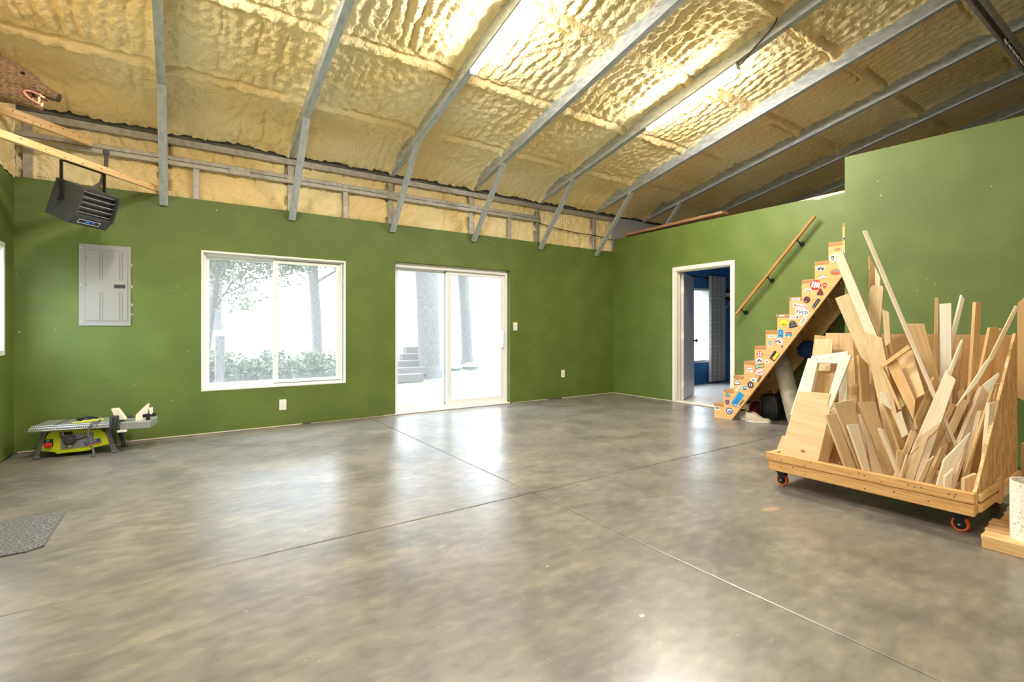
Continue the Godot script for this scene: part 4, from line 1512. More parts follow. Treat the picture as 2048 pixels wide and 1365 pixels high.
# one print layer: shape, material, centre and size in units of the sticker's own width and height
func designs() -> Dictionary:
	return {
		"plate_grey": ["rect", "paper_white", [["rect", "ink_grey", 0, 0.05, 0.9, 0.6], ["rect", "ink_black", 0, -0.05, 0.6, 0.16]], "", ""],
		"gear": ["disc", "paper_white", [["gear", "ink_navy", 0, 0, 1.0, 1.0], ["disc", "paper_white", 0.0, 0, 0.62, 0.62], ["hump", "ink_navy", 0.02, -0.06, 0.42, 0.3]], "", ""],
		"blue": ["rect", "ink_blue", [["rect", "ink_navy", 0.0, 0.05, 0.75, 0.10], ["rect", "ink_navy", -0.12, -0.18, 0.4, 0.07], ["tri", "paper_white", -0.38, -0.26, 0.12, 0.22]], "", ""],
		"tan": ["rect", "ink_tan", [["rect", "paper_white", -0.35, 0, 0.16, 0.6], ["rect", "ink_black", 0.15, 0, 0.55, 0.35]], "", ""],
		"round_green": ["disc", "ink_tan", [["disc", "ink_teal", 0, 0, 0.86, 0.86], ["hump", "ink_tan", 0, -0.08, 0.6, 0.4]], "", ""],
		"shield_purple": ["shield", "ink_purple", [["disc", "ink_tan", 0, 0.05, 0.45, 0.45], ["disc", "ink_navy", 0, 0.05, 0.28, 0.28]], "", ""],
		"tri_dark": ["round_tri", "ink_black", [["round_tri", "paper_white", 0, 0, 0.78, 0.78], ["drop", "ink_teal", 0.0, 0.0, 0.24, 0.42]], "", ""],
		"strip_white": ["rect", "paper_white", [["rect", "ink_tan", 0, 0, 0.8, 0.3]], "", ""],
		"mount": ["disc", "paper_white", [["disc", "ink_teal", 0, 0.05, 0.85, 0.8], ["tri", "ink_black", 0, -0.12, 0.9, 0.5], ["tri", "paper_white", 0.02, 0.08, 0.35, 0.35]], "", ""],
		"round_dark": ["disc", "ink_black", [["disc", "ink_grey", 0, 0, 0.86, 0.86], ["disc", "ink_black", 0, 0, 0.76, 0.76], ["disc", "paper_white", 0, 0, 0.44, 0.44], ["drop", "ink_black", 0, 0, 0.2, 0.3]], "", ""],
		"oval_teal": ["disc", "paper_white", [["hump", "ink_teal", 0, -0.1, 0.55, 0.45], ["rect", "ink_black", 0, -0.1, 0.5, 0.1]], "", ""],
		"tool": ["rect", "ink_black", [["disc", "ink_grey", -0.4, 0, 0.2, 0.8], ["rect", "ink_tan", 0.1, 0, 0.5, 0.25]], "", ""],
		"arc_red": ["disc", "paper_white", [["hump", "ink_red", 0, 0.16, 0.98, 0.6], ["hump", "paper_white", 0, 0.12, 0.8, 0.4], ["rect", "ink_grey", 0, -0.06, 0.5, 0.14], ["drop", "ink_red", -0.1, -0.3, 0.16, 0.2]], "", ""],
		"green_bar": ["rect", "ink_black", [["rect", "ink_green", 0, 0, 0.94, 0.74]], "MEYER", "paper_white"],
		"oval_script": ["disc", "ink_black", [["disc", "paper_white", 0, 0, 0.94, 0.90]], "Cooper", "ink_red"],
		"car_white": ["round_rect", "paper_white", [["rect", "ink_grey", 0, -0.05, 0.8, 0.3], ["hump", "ink_navy", 0, 0.12, 0.5, 0.36], ["disc", "ink_black", -0.24, -0.26, 0.2, 0.28], ["disc", "ink_black", 0.26, -0.26, 0.2, 0.28]], "", ""],
		"round_pale": ["disc", "paper_white", [["hump", "ink_tan", 0, 0.02, 0.5, 0.4], ["rect", "ink_grey", 0, -0.22, 0.4, 0.1]], "", ""],
		"cross_red": ["disc", "ink_red", [["rect45", "paper_white", 0, 0, 0.86, 0.26], ["rect135", "paper_white", 0, 0, 0.86, 0.26], ["disc", "ink_red", 0, 0, 0.3, 0.3]], "", ""],
		"yellow_black": ["rect", "ink_black", [["rect", "ink_yellow", 0.06, -0.22, 0.84, 0.5], ["disc", "ink_red", -0.34, 0.02, 0.22, 0.34], ["disc", "paper_white", -0.18, 0.06, 0.12, 0.2], ["rect", "ink_green", 0.0, -0.42, 0.9, 0.12]], "", ""],
		"ring": ["disc", "ink_tan", [["disc", "paper_white", 0, 0, 0.84, 0.84], ["disc", "ink_tan", 0, 0, 0.72, 0.72], ["tri", "ink_black", 0, 0, 0.4, 0.4]], "", ""],
		"round_stripes": ["disc", "paper_white", [["disc", "ink_green", 0, 0, 0.92, 0.92], ["disc", "paper_white", 0, 0, 0.8, 0.8], ["rect", "ink_green", 0, 0.2, 0.66, 0.14], ["rect", "ink_navy", 0, -0.04, 0.7, 0.14], ["rect", "ink_navy", 0, -0.26, 0.5, 0.12]], "", ""],
		"dally": ["round_rect", "paper_white", [], "DALLY", "ink_black"],
		"pink": ["round_rect", "paper_white", [["rect", "ink_black", -0.3, 0.1, 0.7, 0.2], ["disc", "ink_pink", 0.05, -0.18, 0.5, 0.5], ["disc", "ink_maroon", -0.05, -0.2, 0.24, 0.3], ["tri", "ink_pink", 0.2, 0.26, 0.3, 0.3]], "", ""],
		"crest_blue": ["drop", "ink_blue", [["disc", "ink_navy", 0, 0.16, 0.6, 0.42], ["disc", "ink_blue", 0, 0.16, 0.4, 0.28], ["rect", "ink_navy", 0, -0.3, 0.8, 0.12], ["tri", "paper_white", 0, 0.14, 0.2, 0.16]], "", ""],
		"bus": ["round_rect", "paper_white", [["round_rect", "ink_teal", 0, -0.08, 0.96, 0.44], ["rect", "ink_red", 0, 0.3, 0.9, 0.26], ["rect", "ink_navy", 0, 0.06, 0.8, 0.12], ["disc", "ink_black", -0.26, -0.32, 0.18, 0.26], ["disc", "ink_black", 0.28, -0.32, 0.18, 0.26]], "", ""],
		"badge_yellow": ["dome", "ink_yellow", [["tri", "ink_black", 0, 0.02, 0.1, 0.44], ["tri", "ink_black", -0.2, -0.06, 0.09, 0.26], ["tri", "ink_black", 0.2, -0.06, 0.09, 0.26], ["rect", "ink_black", 0, -0.22, 0.7, 0.05]], "", ""],
		"badge_black": ["hump", "ink_black", [["disc", "ink_grey", 0.0, 0.22, 0.3, 0.36], ["disc", "ink_black", 0, 0.22, 0.16, 0.2], ["rect", "ink_black", 0, -0.2, 1.0, 0.3], ["rect", "ink_grey", 0, -0.2, 0.85, 0.1]], "", ""],
		"debo": ["rect", "paper_white", [["disc", "ink_black", 0.36, 0.0, 0.2, 0.5]], "DEBO", "ink_red"],
		"lined": ["rect", "paper_white", [["rect", "ink_grey", 0, 0.2, 0.8, 0.14], ["rect", "ink_black", 0, -0.05, 0.8, 0.14], ["rect", "ink_grey", 0, -0.3, 0.6, 0.1]], "", ""],
		"fvco": ["rect", "paper_white", [], "FVCO", "ink_black"],
		"mollo": ["rect", "paper_white", [["rect45", "ink_maroon", -0.36, 0.05, 0.2, 0.12], ["rect135", "ink_maroon", -0.36, 0.05, 0.2, 0.12]], "  MOZZO", "ink_red"],
		"hagle": ["rect", "paper_white", [], "HAGLE", "ink_black"],
		"round_red": ["disc", "ink_black", [["disc", "ink_maroon", 0, 0, 0.86, 0.86], ["rect45", "ink_black", 0, 0, 0.8, 0.2], ["rect135", "ink_black", 0, 0, 0.8, 0.2], ["disc", "ink_tan", 0.16, 0.2, 0.18, 0.18], ["disc", "paper_white", -0.1, -0.22, 0.16, 0.16]], "", ""],
		"pick": ["rect", "ink_black", [["disc", "ink_grey", -0.42, 0, 0.3, 0.9], ["disc", "ink_black", -0.42, 0, 0.16, 0.5], ["rect", "ink_grey", 0.12, 0, 0.5, 0.2]], "", ""],
		"car_small": ["round_rect", "paper_white", [["hump", "ink_grey", 0, 0.1, 0.6, 0.4], ["disc", "ink_black", -0.26, -0.26, 0.2, 0.34], ["disc", "ink_black", 0.26, -0.26, 0.2, 0.34]], "", ""],
		"hexagon": ["hex", "ink_red", [["slash", "paper_white", -0.27, 0.08, 0.26, 0.56], ["slash", "paper_white", -0.06, 0.0, 0.24, 0.56], ["slash", "paper_white", 0.14, 0.02, 0.24, 0.50], ["slash", "paper_white", 0.32, -0.04, 0.22, 0.50], ["rect", "ink_maroon", 0.0, -0.36, 0.5, 0.05]], "", ""],
		"shield_orange": ["shield", "ink_orange", [["tri", "ink_navy", 0, 0.0, 0.7, 0.4], ["tri", "paper_white", 0, 0.1, 0.22, 0.16], ["rect", "ink_navy", 0, 0.34, 0.7, 0.08]], "", ""],
		"tri_red": ["round_tri", "ink_black", [["round_tri", "ink_maroon", 0, 0, 0.84, 0.84], ["rect", "ink_black", 0, -0.16, 0.5, 0.08]], "", ""],
		"text_pale": ["hump", "ink_tan", [["rect", "paper_white", 0, -0.24, 1.0, 0.26], ["hump", "paper_white", 0, 0.1, 0.6, 0.4]], "", ""],
		"car_blue": ["round_rect", "paper_white", [["round_rect", "ink_navy", 0, -0.02, 0.9, 0.4], ["hump", "ink_grey", -0.05, 0.22, 0.6, 0.4], ["disc", "ink_black", -0.28, -0.28, 0.22, 0.34], ["disc", "ink_black", 0.28, -0.28, 0.22, 0.34]], "", ""],
		"oval_orange": ["disc", "ink_tan", [["rect", "ink_orange", 0, -0.12, 0.98, 0.4], ["tri", "ink_grey", 0.06, 0.18, 0.6, 0.36], ["rect", "ink_red", 0, -0.14, 0.7, 0.14]], "", ""],
		"bear": ["shield", "paper_white", [["disc", "ink_black", 0.1, 0.12, 0.5, 0.5], ["disc", "paper_white", 0.08, 0.08, 0.22, 0.22], ["tri", "ink_orange", -0.22, 0.0, 0.14, 0.2], ["rect", "ink_grey", 0, -0.22, 0.5, 0.12]], "", ""],
		"oval_brown": ["disc", "ink_tan", [["disc", "tread", 0, 0, 0.8, 0.7]], "", ""],
		"dot_dark": ["disc", "ink_black", [["disc", "ink_teal", 0, -0.2, 0.7, 0.4]], "", ""],
		"dot_white": ["disc", "paper_white", [["disc", "ink_orange", 0, 0, 0.7, 0.7], ["disc", "paper_white", 0.1, 0, 0.4, 0.4]], "", ""],
		"grey_text": ["rect", "ink_grey", [["rect", "paper_white", 0, 0, 0.7, 0.4]], "", ""],
	}

func shape(kind: String, w: float, h: float) -> PackedVector2Array:
	var p := PackedVector2Array()
	match kind:
		"disc":
			return ngon(28, w * 0.5, h * 0.5)
		"hex":
			return ngon(6, w * 0.54, h * 0.54)
		"gear":
			for i in 40:
				var r := 0.5 if (i / 2) % 2 == 0 else 0.44
				p.append(Vector2(cos(TAU * i / 40.0) * r * w, sin(TAU * i / 40.0) * r * h))
		"tri":
			p = PackedVector2Array([Vector2(-0.5 * w, -0.5 * h), Vector2(0.5 * w, -0.5 * h), Vector2(0, 0.5 * h)])
		"round_tri":
			for c in [[-0.34, -0.32, 210.0], [0.34, -0.32, 330.0], [0.0, 0.34, 90.0]]:
				for i in 7:
					var a := deg_to_rad(c[2] - 60.0 + 20.0 * i)
					p.append(Vector2((c[0] + 0.15 * cos(a)) * w, (c[1] + 0.15 * sin(a)) * h))
		"round_rect":
			for c in [[0.38, 0.3, 0.0], [-0.38, 0.3, 90.0], [-0.38, -0.3, 180.0], [0.38, -0.3, 270.0]]:
				for i in 6:
					var a := deg_to_rad(c[2] + 18.0 * i)
					p.append(Vector2((c[0] + 0.12 * cos(a)) * w, (c[1] + 0.2 * sin(a)) * h))
		"shield":
			for q in [[-0.46, 0.42], [0.0, 0.5], [0.46, 0.42], [0.48, 0.05], [0.3, -0.3], [0.0, -0.5], [-0.3, -0.3], [-0.48, 0.05]]:
				p.append(Vector2(q[0] * w, q[1] * h))
			p.reverse()
		"drop":
			for i in 20:
				var a := PI * 1.25 * i / 19.0 - PI * 0.125
				p.append(Vector2(cos(a) * 0.5 * w, (0.14 + sin(a) * 0.36) * h))
			p.append(Vector2(-0.42 * w, -0.5 * h))
			p.append(Vector2(0.42 * w, -0.5 * h))
		"hump":
			for i in 15:
				var a := PI * i / 14.0
				p.append(Vector2(cos(a) * 0.5 * w, (sin(a) - 0.5) * h))
		"dome":
			for i in 19:
				var a := PI * i / 18.0
				p.append(Vector2(cos(a) * 0.5 * w, (sin(a) * 0.62 - 0.12) * h))
			p.append(Vector2(-0.46 * w, -0.34 * h))
			p.append(Vector2(0.46 * w, -0.34 * h))
		"slash":
			p = PackedVector2Array([Vector2(-0.5 * w, -0.5 * h), Vector2(0.1 * w, -0.5 * h), Vector2(0.5 * w, 0.5 * h), Vector2(-0.1 * w, 0.5 * h)])
		"rect45", "rect135":
			var a := PI * 0.25 if kind == "rect45" else PI * 0.75
			for q in [[-0.5, -0.5], [0.5, -0.5], [0.5, 0.5], [-0.5, 0.5]]:
				p.append(Vector2(q[0] * w, q[1] * h).rotated(a))
		_:
			p = PackedVector2Array([Vector2(-0.5 * w, -0.5 * h), Vector2(0.5 * w, -0.5 * h), Vector2(0.5 * w, 0.5 * h), Vector2(-0.5 * w, 0.5 * h)])
	return p

func make_sticker(stairs: Node3D, kind: String, z: float, y: float, w: float, h: float, rot: float) -> void:
	var d: Array = designs()[kind]
	var s := st()
	prism(s, shape(d[0], w, h), 0.0008)
	var o := obj("sticker", s, M[d[1]], stairs)
	o.transform = Transform3D(side_xf(0).basis * Basis(Vector3(0, 0, 1), deg_to_rad(rot)), Vector3(XS - 0.0006, y, z))
	var lift := 0.0008
	for q in d[2]:
		s = st()
		prism(s, shape(q[0], q[4] * w, q[5] * h), 0.00025, Transform3D(Basis.IDENTITY, Vector3(q[2] * w, q[3] * h, lift)))
		obj("print", s, M[q[1]], o)
		lift += 0.00022
	if d[3] != "":
		lettering("lettering", d[3], h * 0.55, o, Transform3D(Basis.IDENTITY, Vector3(-0.06 * w if kind == "debo" else 0.0, 0, 0.0012)), M[d[4]], w * (0.62 if kind == "debo" else 0.84))

# ---------------------------------------------------------------- fittings on the walls
func build_wall_fittings() -> void:
	var p := thing("breaker_panel", "grey electrical panel set in the green wall under the unit heater", "electrical panel", Vector3(-0.60, 1.558, ZB))
	obj("cover", one_box(Vector3(0.394, 0.79, 0.012), 0.003, Vector3(0, 0, 0.006)), M.panel_grey, p)
	var s := st()
	box(s, Vector3(0.012, -0.005, 0.014), Vector3(0.32, 0.685, 0.008), 0.003)
	var dr := obj("door", s, M.panel_grey, p)
	s = st()
	for q in [[-0.06, 0.13], [0.09, 0.05]]:
		for k in 2:
			box(s, Vector3(q[0] + 0.02 + 0.02 * k, 0.19, 0.0185), Vector3(0.006, 0.27, 0.003), 0.001)
			box(s, Vector3(q[0] + 0.02 + 0.02 * k, -0.20, 0.0185), Vector3(0.006, 0.27, 0.003), 0.001)
	obj("rib", s, M.panel_groove, dr)
	s = st()
	box(s, Vector3(0.11, -0.005, 0.02), Vector3(0.085, 0.036, 0.006), 0.002)
	box(s, Vector3(0.092, -0.005, 0.024), Vector3(0.03, 0.022, 0.004), 0.001)
	obj("latch", s, M.charcoal, dr)
	for q in [[-0.18, 0.355], [0.18, 0.355], [-0.18, 0.0], [0.18, 0.0], [-0.18, -0.355], [0.18, -0.355]]:
		s = st()
		cyl(s, Vector3(q[0], q[1], 0.011), Vector3(q[0], q[1], 0.016), 0.008, 10)
		obj("screw", s, M.silver, p)
	for q in [0.26, 0.0, -0.26]:
		obj("hinge_pin", one_box(Vector3(0.01, 0.022, 0.006), 0.002, Vector3(-0.142, q, 0.016)), M.panel_groove, p)
	s = st()
	for q in [[0.199, 0.20, 0.02], [0.200, -0.02, 0.03], [0.201, -0.20, 0.026], [0.199, -0.29, 0.016]]:
		prism(s, PackedVector2Array([Vector2(q[0], q[1]), Vector2(q[0] + 0.012, q[1] + q[2] * 0.4), Vector2(q[0] + 0.006, q[1] + q[2] * 0.7), Vector2(q[0] + 0.010, q[1] + q[2]), Vector2(q[0] - 0.004, q[1] + q[2] * 1.2)]), 0.002)
	obj("torn_paper", s, M.gypsum, p)
	plate("wall_outlet", "white duplex outlet on the green wall below the big window", "outlet", Vector3(0.99, 0.255, ZB), true)
	plate("wall_outlet", "white outlet low on the green wall near the right corner", "outlet", Vector3(5.222, 0.405, ZB), true)
	plate("light_switch", "white rocker switch right of the sliding glass door", "switch", Vector3(4.268, 1.178, ZB), false)

func plate(called: String, label: String, category: String, at: Vector3, duplex: bool) -> void:
	var o := thing(called, label, category, at)
	obj("plate", one_box(Vector3(0.076, 0.122, 0.006), 0.0025, Vector3(0, 0, 0.003)), M.plate_white, o)
	if duplex:
		for k in [-1, 1]:
			var s := st()
			prism(s, shape("round_rect", 0.036, 0.034), 0.003, Transform3D(Basis.IDENTITY, Vector3(0, 0.02 * k, 0.006)))
			var r := obj("receptacle", s, M.plate_white, o)
			s = st()
			box(s, Vector3(-0.006, 0.02 * k + 0.004, 0.0092), Vector3(0.002, 0.008, 0.001))
			box(s, Vector3(0.006, 0.02 * k + 0.004, 0.0092), Vector3(0.002, 0.006, 0.001))
			cyl(s, Vector3(0, 0.02 * k - 0.008, 0.009), Vector3(0, 0.02 * k - 0.008, 0.0096), 0.0025, 8)
			obj("slot", s, M.slot_dark, r)
	else:
		var b := Basis(Vector3.RIGHT, deg_to_rad(4.0))
		obj("rocker", one_box(Vector3(0.034, 0.066, 0.006), 0.002, Vector3(0, 0, 0.0075), b), M.plate_white, o)

# ---------------------------------------------------------------- left corner: beams, heater, boar
func build_corner() -> void:
	var a := Vector3(-0.178, 2.558, -6.143)
	var dir := Vector3(-0.643, 0, 0.766)
	for q in [[a, 1.68, 0.060, "lower", "bare pine two-by-four across the left corner, carrying the unit heater"], [Vector3(-0.700, 2.925, -6.147), 0.76, 0.076, "upper", "upper bare pine two-by-four across the left corner below the boar head"]]:
		var l: float = q[1]
		if q[3] == "upper":
			dir = Vector3(-0.71, 0, 0.704)
		var t := thing("corner_beam", q[4], "beam", q[0], atan2(-dir.z, dir.x))
		var s := st()
		box(s, Vector3(l * 0.5, 0, 0), Vector3(l, q[2], 0.038), 0.003)
		obj("board", s, fir_along_x(), t)
		s = st()
		for i in 9:
			var x := 0.12 + l * 0.9 * i / 9.0 + 0.02 * sin(i * 5.0)
			var y: float = q[2] * 0.3 * sin(i * 7.3)
			cyl(s, Vector3(x, y, 0.0185), Vector3(x, y, 0.0197), 0.006, 8)
			cyl(s, Vector3(x, y, -0.0185), Vector3(x, y, -0.0197), 0.006, 8)
		var o := obj("nail_hole", s, M.knot, t)
	# unit heater
	var h := thing("unit_heater", "black hanging electric unit heater with slatted front in the left corner", "heater", Vector3(-0.668, 2.2, -5.555), deg_to_rad(50.0))
	var zy := Transform3D(Basis(Vector3(0, 0, -1), Vector3.UP, Vector3(1, 0, 0)), Vector3(-0.178, 0, 0))   # local x -> -z
	var body := PackedVector2Array([Vector2(0.187, -0.098), Vector2(0.081, 0.189), Vector2(-0.161, 0.099), Vector2(-0.155, 0.08), Vector2(-0.100, 0.06), Vector2(-0.040, -0.105), Vector2(-0.095, -0.108), Vector2(-0.088, -0.129), Vector2(-0.024, -0.189)])
	var s := st()
	prism(s, body, 0.335, zy, 0.0)
	obj("case", s, M.charcoal, h)
	# front frame cheeks and slats
	var b := Basis(Vector3.RIGHT, deg_to_rad(17.6))
	for x in [-0.178, 0.149]:
		obj("cheek", one_box(Vector3(0.012, 0.232, 0.10), 0.002, Vector3(x + 0.004, -0.012, 0.09), b), M.charcoal, h)
	for i in 5:
		var y := 0.072 - 0.042 * i
		var c := Vector3(-0.012, y, 0.098 + y * 0.32)
		obj("slat", one_box(Vector3(0.316, 0.005, 0.05), 0.002, c, Basis(Vector3.RIGHT, deg_to_rad(-8.0))), M.silver, h)
	s = st()
	for i in 8:
		box(s, Vector3(-0.15 + 0.042 * i, -0.01, 0.045), Vector3(0.006, 0.20, 0.008), 0.001, b)
	obj("heating_fin", s, M.black_metal, h)
	# control strip on the chin
	var cn := Vector3(0, -0.729, 0.684)
	var cb := Basis(Vector3.RIGHT, Vector3(0, 0.729, 0.684).cross(Vector3.RIGHT) * -1.0, cn)
	cb = Basis(Vector3.RIGHT, cn.cross(Vector3.RIGHT), cn)
	var cp := obj("control_panel", one_box(Vector3(0.20, 0.05, 0.004), 0.001, Vector3(0, 0, 0.001)), M.black_plastic, h)
	cp.transform = Transform3D(cb, Vector3(-0.03, -0.158, 0.057))
	s = st()
	frame_ring(s, -0.095, -0.02, 0.095, 0.02, 0.004, 0.003, 0.0036, 0.0)
	obj("outline", s, M.paper_white, cp)
	lettering("display", "60F", 0.016, cp, Transform3D(Basis.IDENTITY, Vector3(-0.012, 0.0, 0.0036)), blue_glow())
	lettering("display", "HEAT", 0.007, cp, Transform3D(Basis.IDENTITY, Vector3(0.04, 0.002, 0.0036)), blue_glow())
	lettering("caption", "UNIT HEATER", 0.006, h, Transform3D(cb, Vector3(0.02, -0.129, 0.090)), M.panel_grey)
	# bracket
	s = st()
	box(s, Vector3(-0.19, 0.165, -0.022), Vector3(0.006, 0.33, 0.03), 0.001)
	box(s, Vector3(0.19, 0.165, -0.022), Vector3(0.006, 0.33, 0.03), 0.001)
	box(s, Vector3(0, 0.327, -0.022), Vector3(0.386, 0.006, 0.03), 0.001)
	obj("bracket", s, M.black_metal, h)
	for q in [[0.150, -0.022], [0.006, -0.022]]:
		for k in [-1, 1]:
			s = st()
			cyl(s, Vector3(k * 0.176, q[0], q[1]), Vector3(k * 0.206, q[0], q[1]), 0.009, 10)
			for w in 3:
				cyl(s, Vector3(k * 0.204, q[0] + 0.015 * cos(w * 2.09), q[1] + 0.015 * sin(w * 2.09)), Vector3(k * 0.212, q[0] + 0.015 * cos(w * 2.09), q[1] + 0.015 * sin(w * 2.09)), 0.009, 8)
			obj("clamp_knob", s, M.black_metal, h)
	# conduit and whip behind the beam
	s = st()
	tube(s, curve([Vector3(-0.588, 2.85, -6.12), Vector3(-0.588, 2.72, -6.11), Vector3(-0.60, 2.6, -6.02), Vector3(-0.60, 2.48, -5.86), Vector3(-0.63, 2.40, -5.72), Vector3(-0.66, 2.33, -5.62)], 6), 0.016, 10)
	cyl(s, Vector3(-0.588, 2.86, -6.12), Vector3(-0.588, 2.82, -6.12), 0.026, 12)
	tag(obj("power_whip", s, M.grey_plastic), "grey flexible conduit dropping from the channel to the unit heater", "conduit")
	build_boar()

func fir_along_x() -> StandardMaterial3D:
	if not M.has("fir_x"):
		wood("fir_x", [rgb(222, 176, 116), rgb(236, 194, 136), rgb(244, 210, 158)], 0, 6.0, 36)
	return M["fir_x"]

func blue_glow() -> StandardMaterial3D:
	if not M.has("display_blue"):
		var m := mat("display_blue", rgb(60, 110, 255), 0.4)
		m.emission_enabled = true
		m.emission = rgb(60, 110, 255)
		m.emission_energy_multiplier = 1.2
	return M["display_blue"]

func capsule(p: Vector3, a: Vector3, b: Vector3, ra: float, rb: float) -> float:
	var ab := b - a
	var t := clampf((p - a).dot(ab) / ab.length_squared(), 0.0, 1.0)
	return p.distance_to(a + ab * t) - lerpf(ra, rb, t)

func smin(a: float, b: float, k: float) -> float:
	var h := clampf(0.5 + 0.5 * (b - a) / k, 0.0, 1.0)
	return lerpf(b, a, h) - k * h * (1.0 - h)

# surface nets over a box of cells
func surface_net(f: Callable, lo: Vector3, hi: Vector3, cell: float) -> ArrayMesh:
	var n := Vector3i(((hi - lo) / cell).ceil())
	var w := n.x + 1
	var wh := w * (n.y + 1)
	var val := PackedFloat32Array()
	val.resize(wh * (n.z + 1))
	for k in n.z + 1:
		for j in n.y + 1:
			for i in w:
				val[i + j * w + k * wh] = f.call(lo + Vector3(i, j, k) * cell)
	var at := PackedInt32Array()
	at.resize(val.size())
	at.fill(-1)
	var v := PackedVector3Array()
	for k in n.z:
		for j in n.y:
			for i in n.x:
				var o := i + j * w + k * wh
				var sum := Vector3.ZERO
				var cnt := 0
				for e in [[0, 1], [2, 3], [4, 5], [6, 7], [0, 2], [1, 3], [4, 6], [5, 7], [0, 4], [1, 5], [2, 6], [3, 7]]:
					var a: int = e[0]
					var b: int = e[1]
					var va := val[o + (a & 1) + ((a >> 1) & 1) * w + (a >> 2) * wh]
					var vb := val[o + (b & 1) + ((b >> 1) & 1) * w + (b >> 2) * wh]
					if (va < 0.0) != (vb < 0.0):
						var t := va / (va - vb)
						var pa := Vector3(a & 1, (a >> 1) & 1, a >> 2)
						var pb := Vector3(b & 1, (b >> 1) & 1, b >> 2)
						sum += pa.lerp(pb, t)
						cnt += 1
				if cnt:
					at[o] = v.size()
					v.append(lo + (Vector3(i, j, k) + sum / cnt) * cell)
	var s := SurfaceTool.new()
	s.begin(Mesh.PRIMITIVE_TRIANGLES)
	s.set_smooth_group(0)
	for p in v:
		s.add_vertex(p)
	var step := [1, w, wh]
	for k in range(1, n.z):
		for j in range(1, n.y):
			for i in range(1, n.x):
				var o := i + j * w + k * wh
				for ax in 3:
					var a := val[o]
					var b := val[o + step[ax]]
					if (a < 0.0) == (b < 0.0):
						continue
					var u: int = step[(ax + 1) % 3]
					var q: int = step[(ax + 2) % 3]
					var c := [at[o], at[o - u], at[o - u - q], at[o - q]]
					if c.min() < 0:
						continue
					if a < 0.0:
						c.reverse()
					for m in [0, 1, 2, 0, 2, 3]:
						s.add_index(c[m])
	s.generate_normals()
	return s.commit()

func boar_field(p: Vector3) -> float:
	var q := Vector3(p.x, p.y, p.z * 1.12)
	var d := capsule(q, Vector3(-0.01, -0.03, 0), Vector3(0.13, 0.01, 0), 0.165, 0.132)
	d = smin(d, capsule(q, Vector3(0.12, 0.045, 0), Vector3(0.26, 0.0, 0), 0.098, 0.078), 0.05)
	d = smin(d, capsule(q, Vector3(0.24, 0.0, 0), Vector3(0.395, -0.062, 0), 0.074, 0.044), 0.035)
	d = smin(d, capsule(q, Vector3(0.14, -0.09, 0), Vector3(0.25, -0.125, 0), 0.098, 0.056), 0.03)
	d = smin(d, capsule(q, Vector3(0.22, -0.13, 0), Vector3(0.335, -0.178, 0), 0.050, 0.028), 0.02)
	d = smin(d, capsule(q, Vector3(0.405, -0.066, -0.014), Vector3(0.412, -0.068, 0.014), 0.040, 0.040), 0.012)
	for k in 3:      # wrinkles on the snout
		d -= 0.003 * exp(-pow((p.x - 0.30 - 0.028 * k) / 0.006, 2.0)) * smoothstep(-0.06, 0.0, p.y + (p.x - 0.3) * 0.4)
	var mouth := capsule(q, Vector3(0.262, -0.093, 0), Vector3(0.42, -0.150, 0), 0.026, 0.050)
	mouth = maxf(mouth, absf(q.z) - 0.075)
	d = -smin(-d, mouth, 0.012)
	var sock := p.distance_to(Vector3(0.258, 0.038, 0.070 * signf(p.z))) - 0.014
	d = -smin(-d, sock, 0.008)
	return d

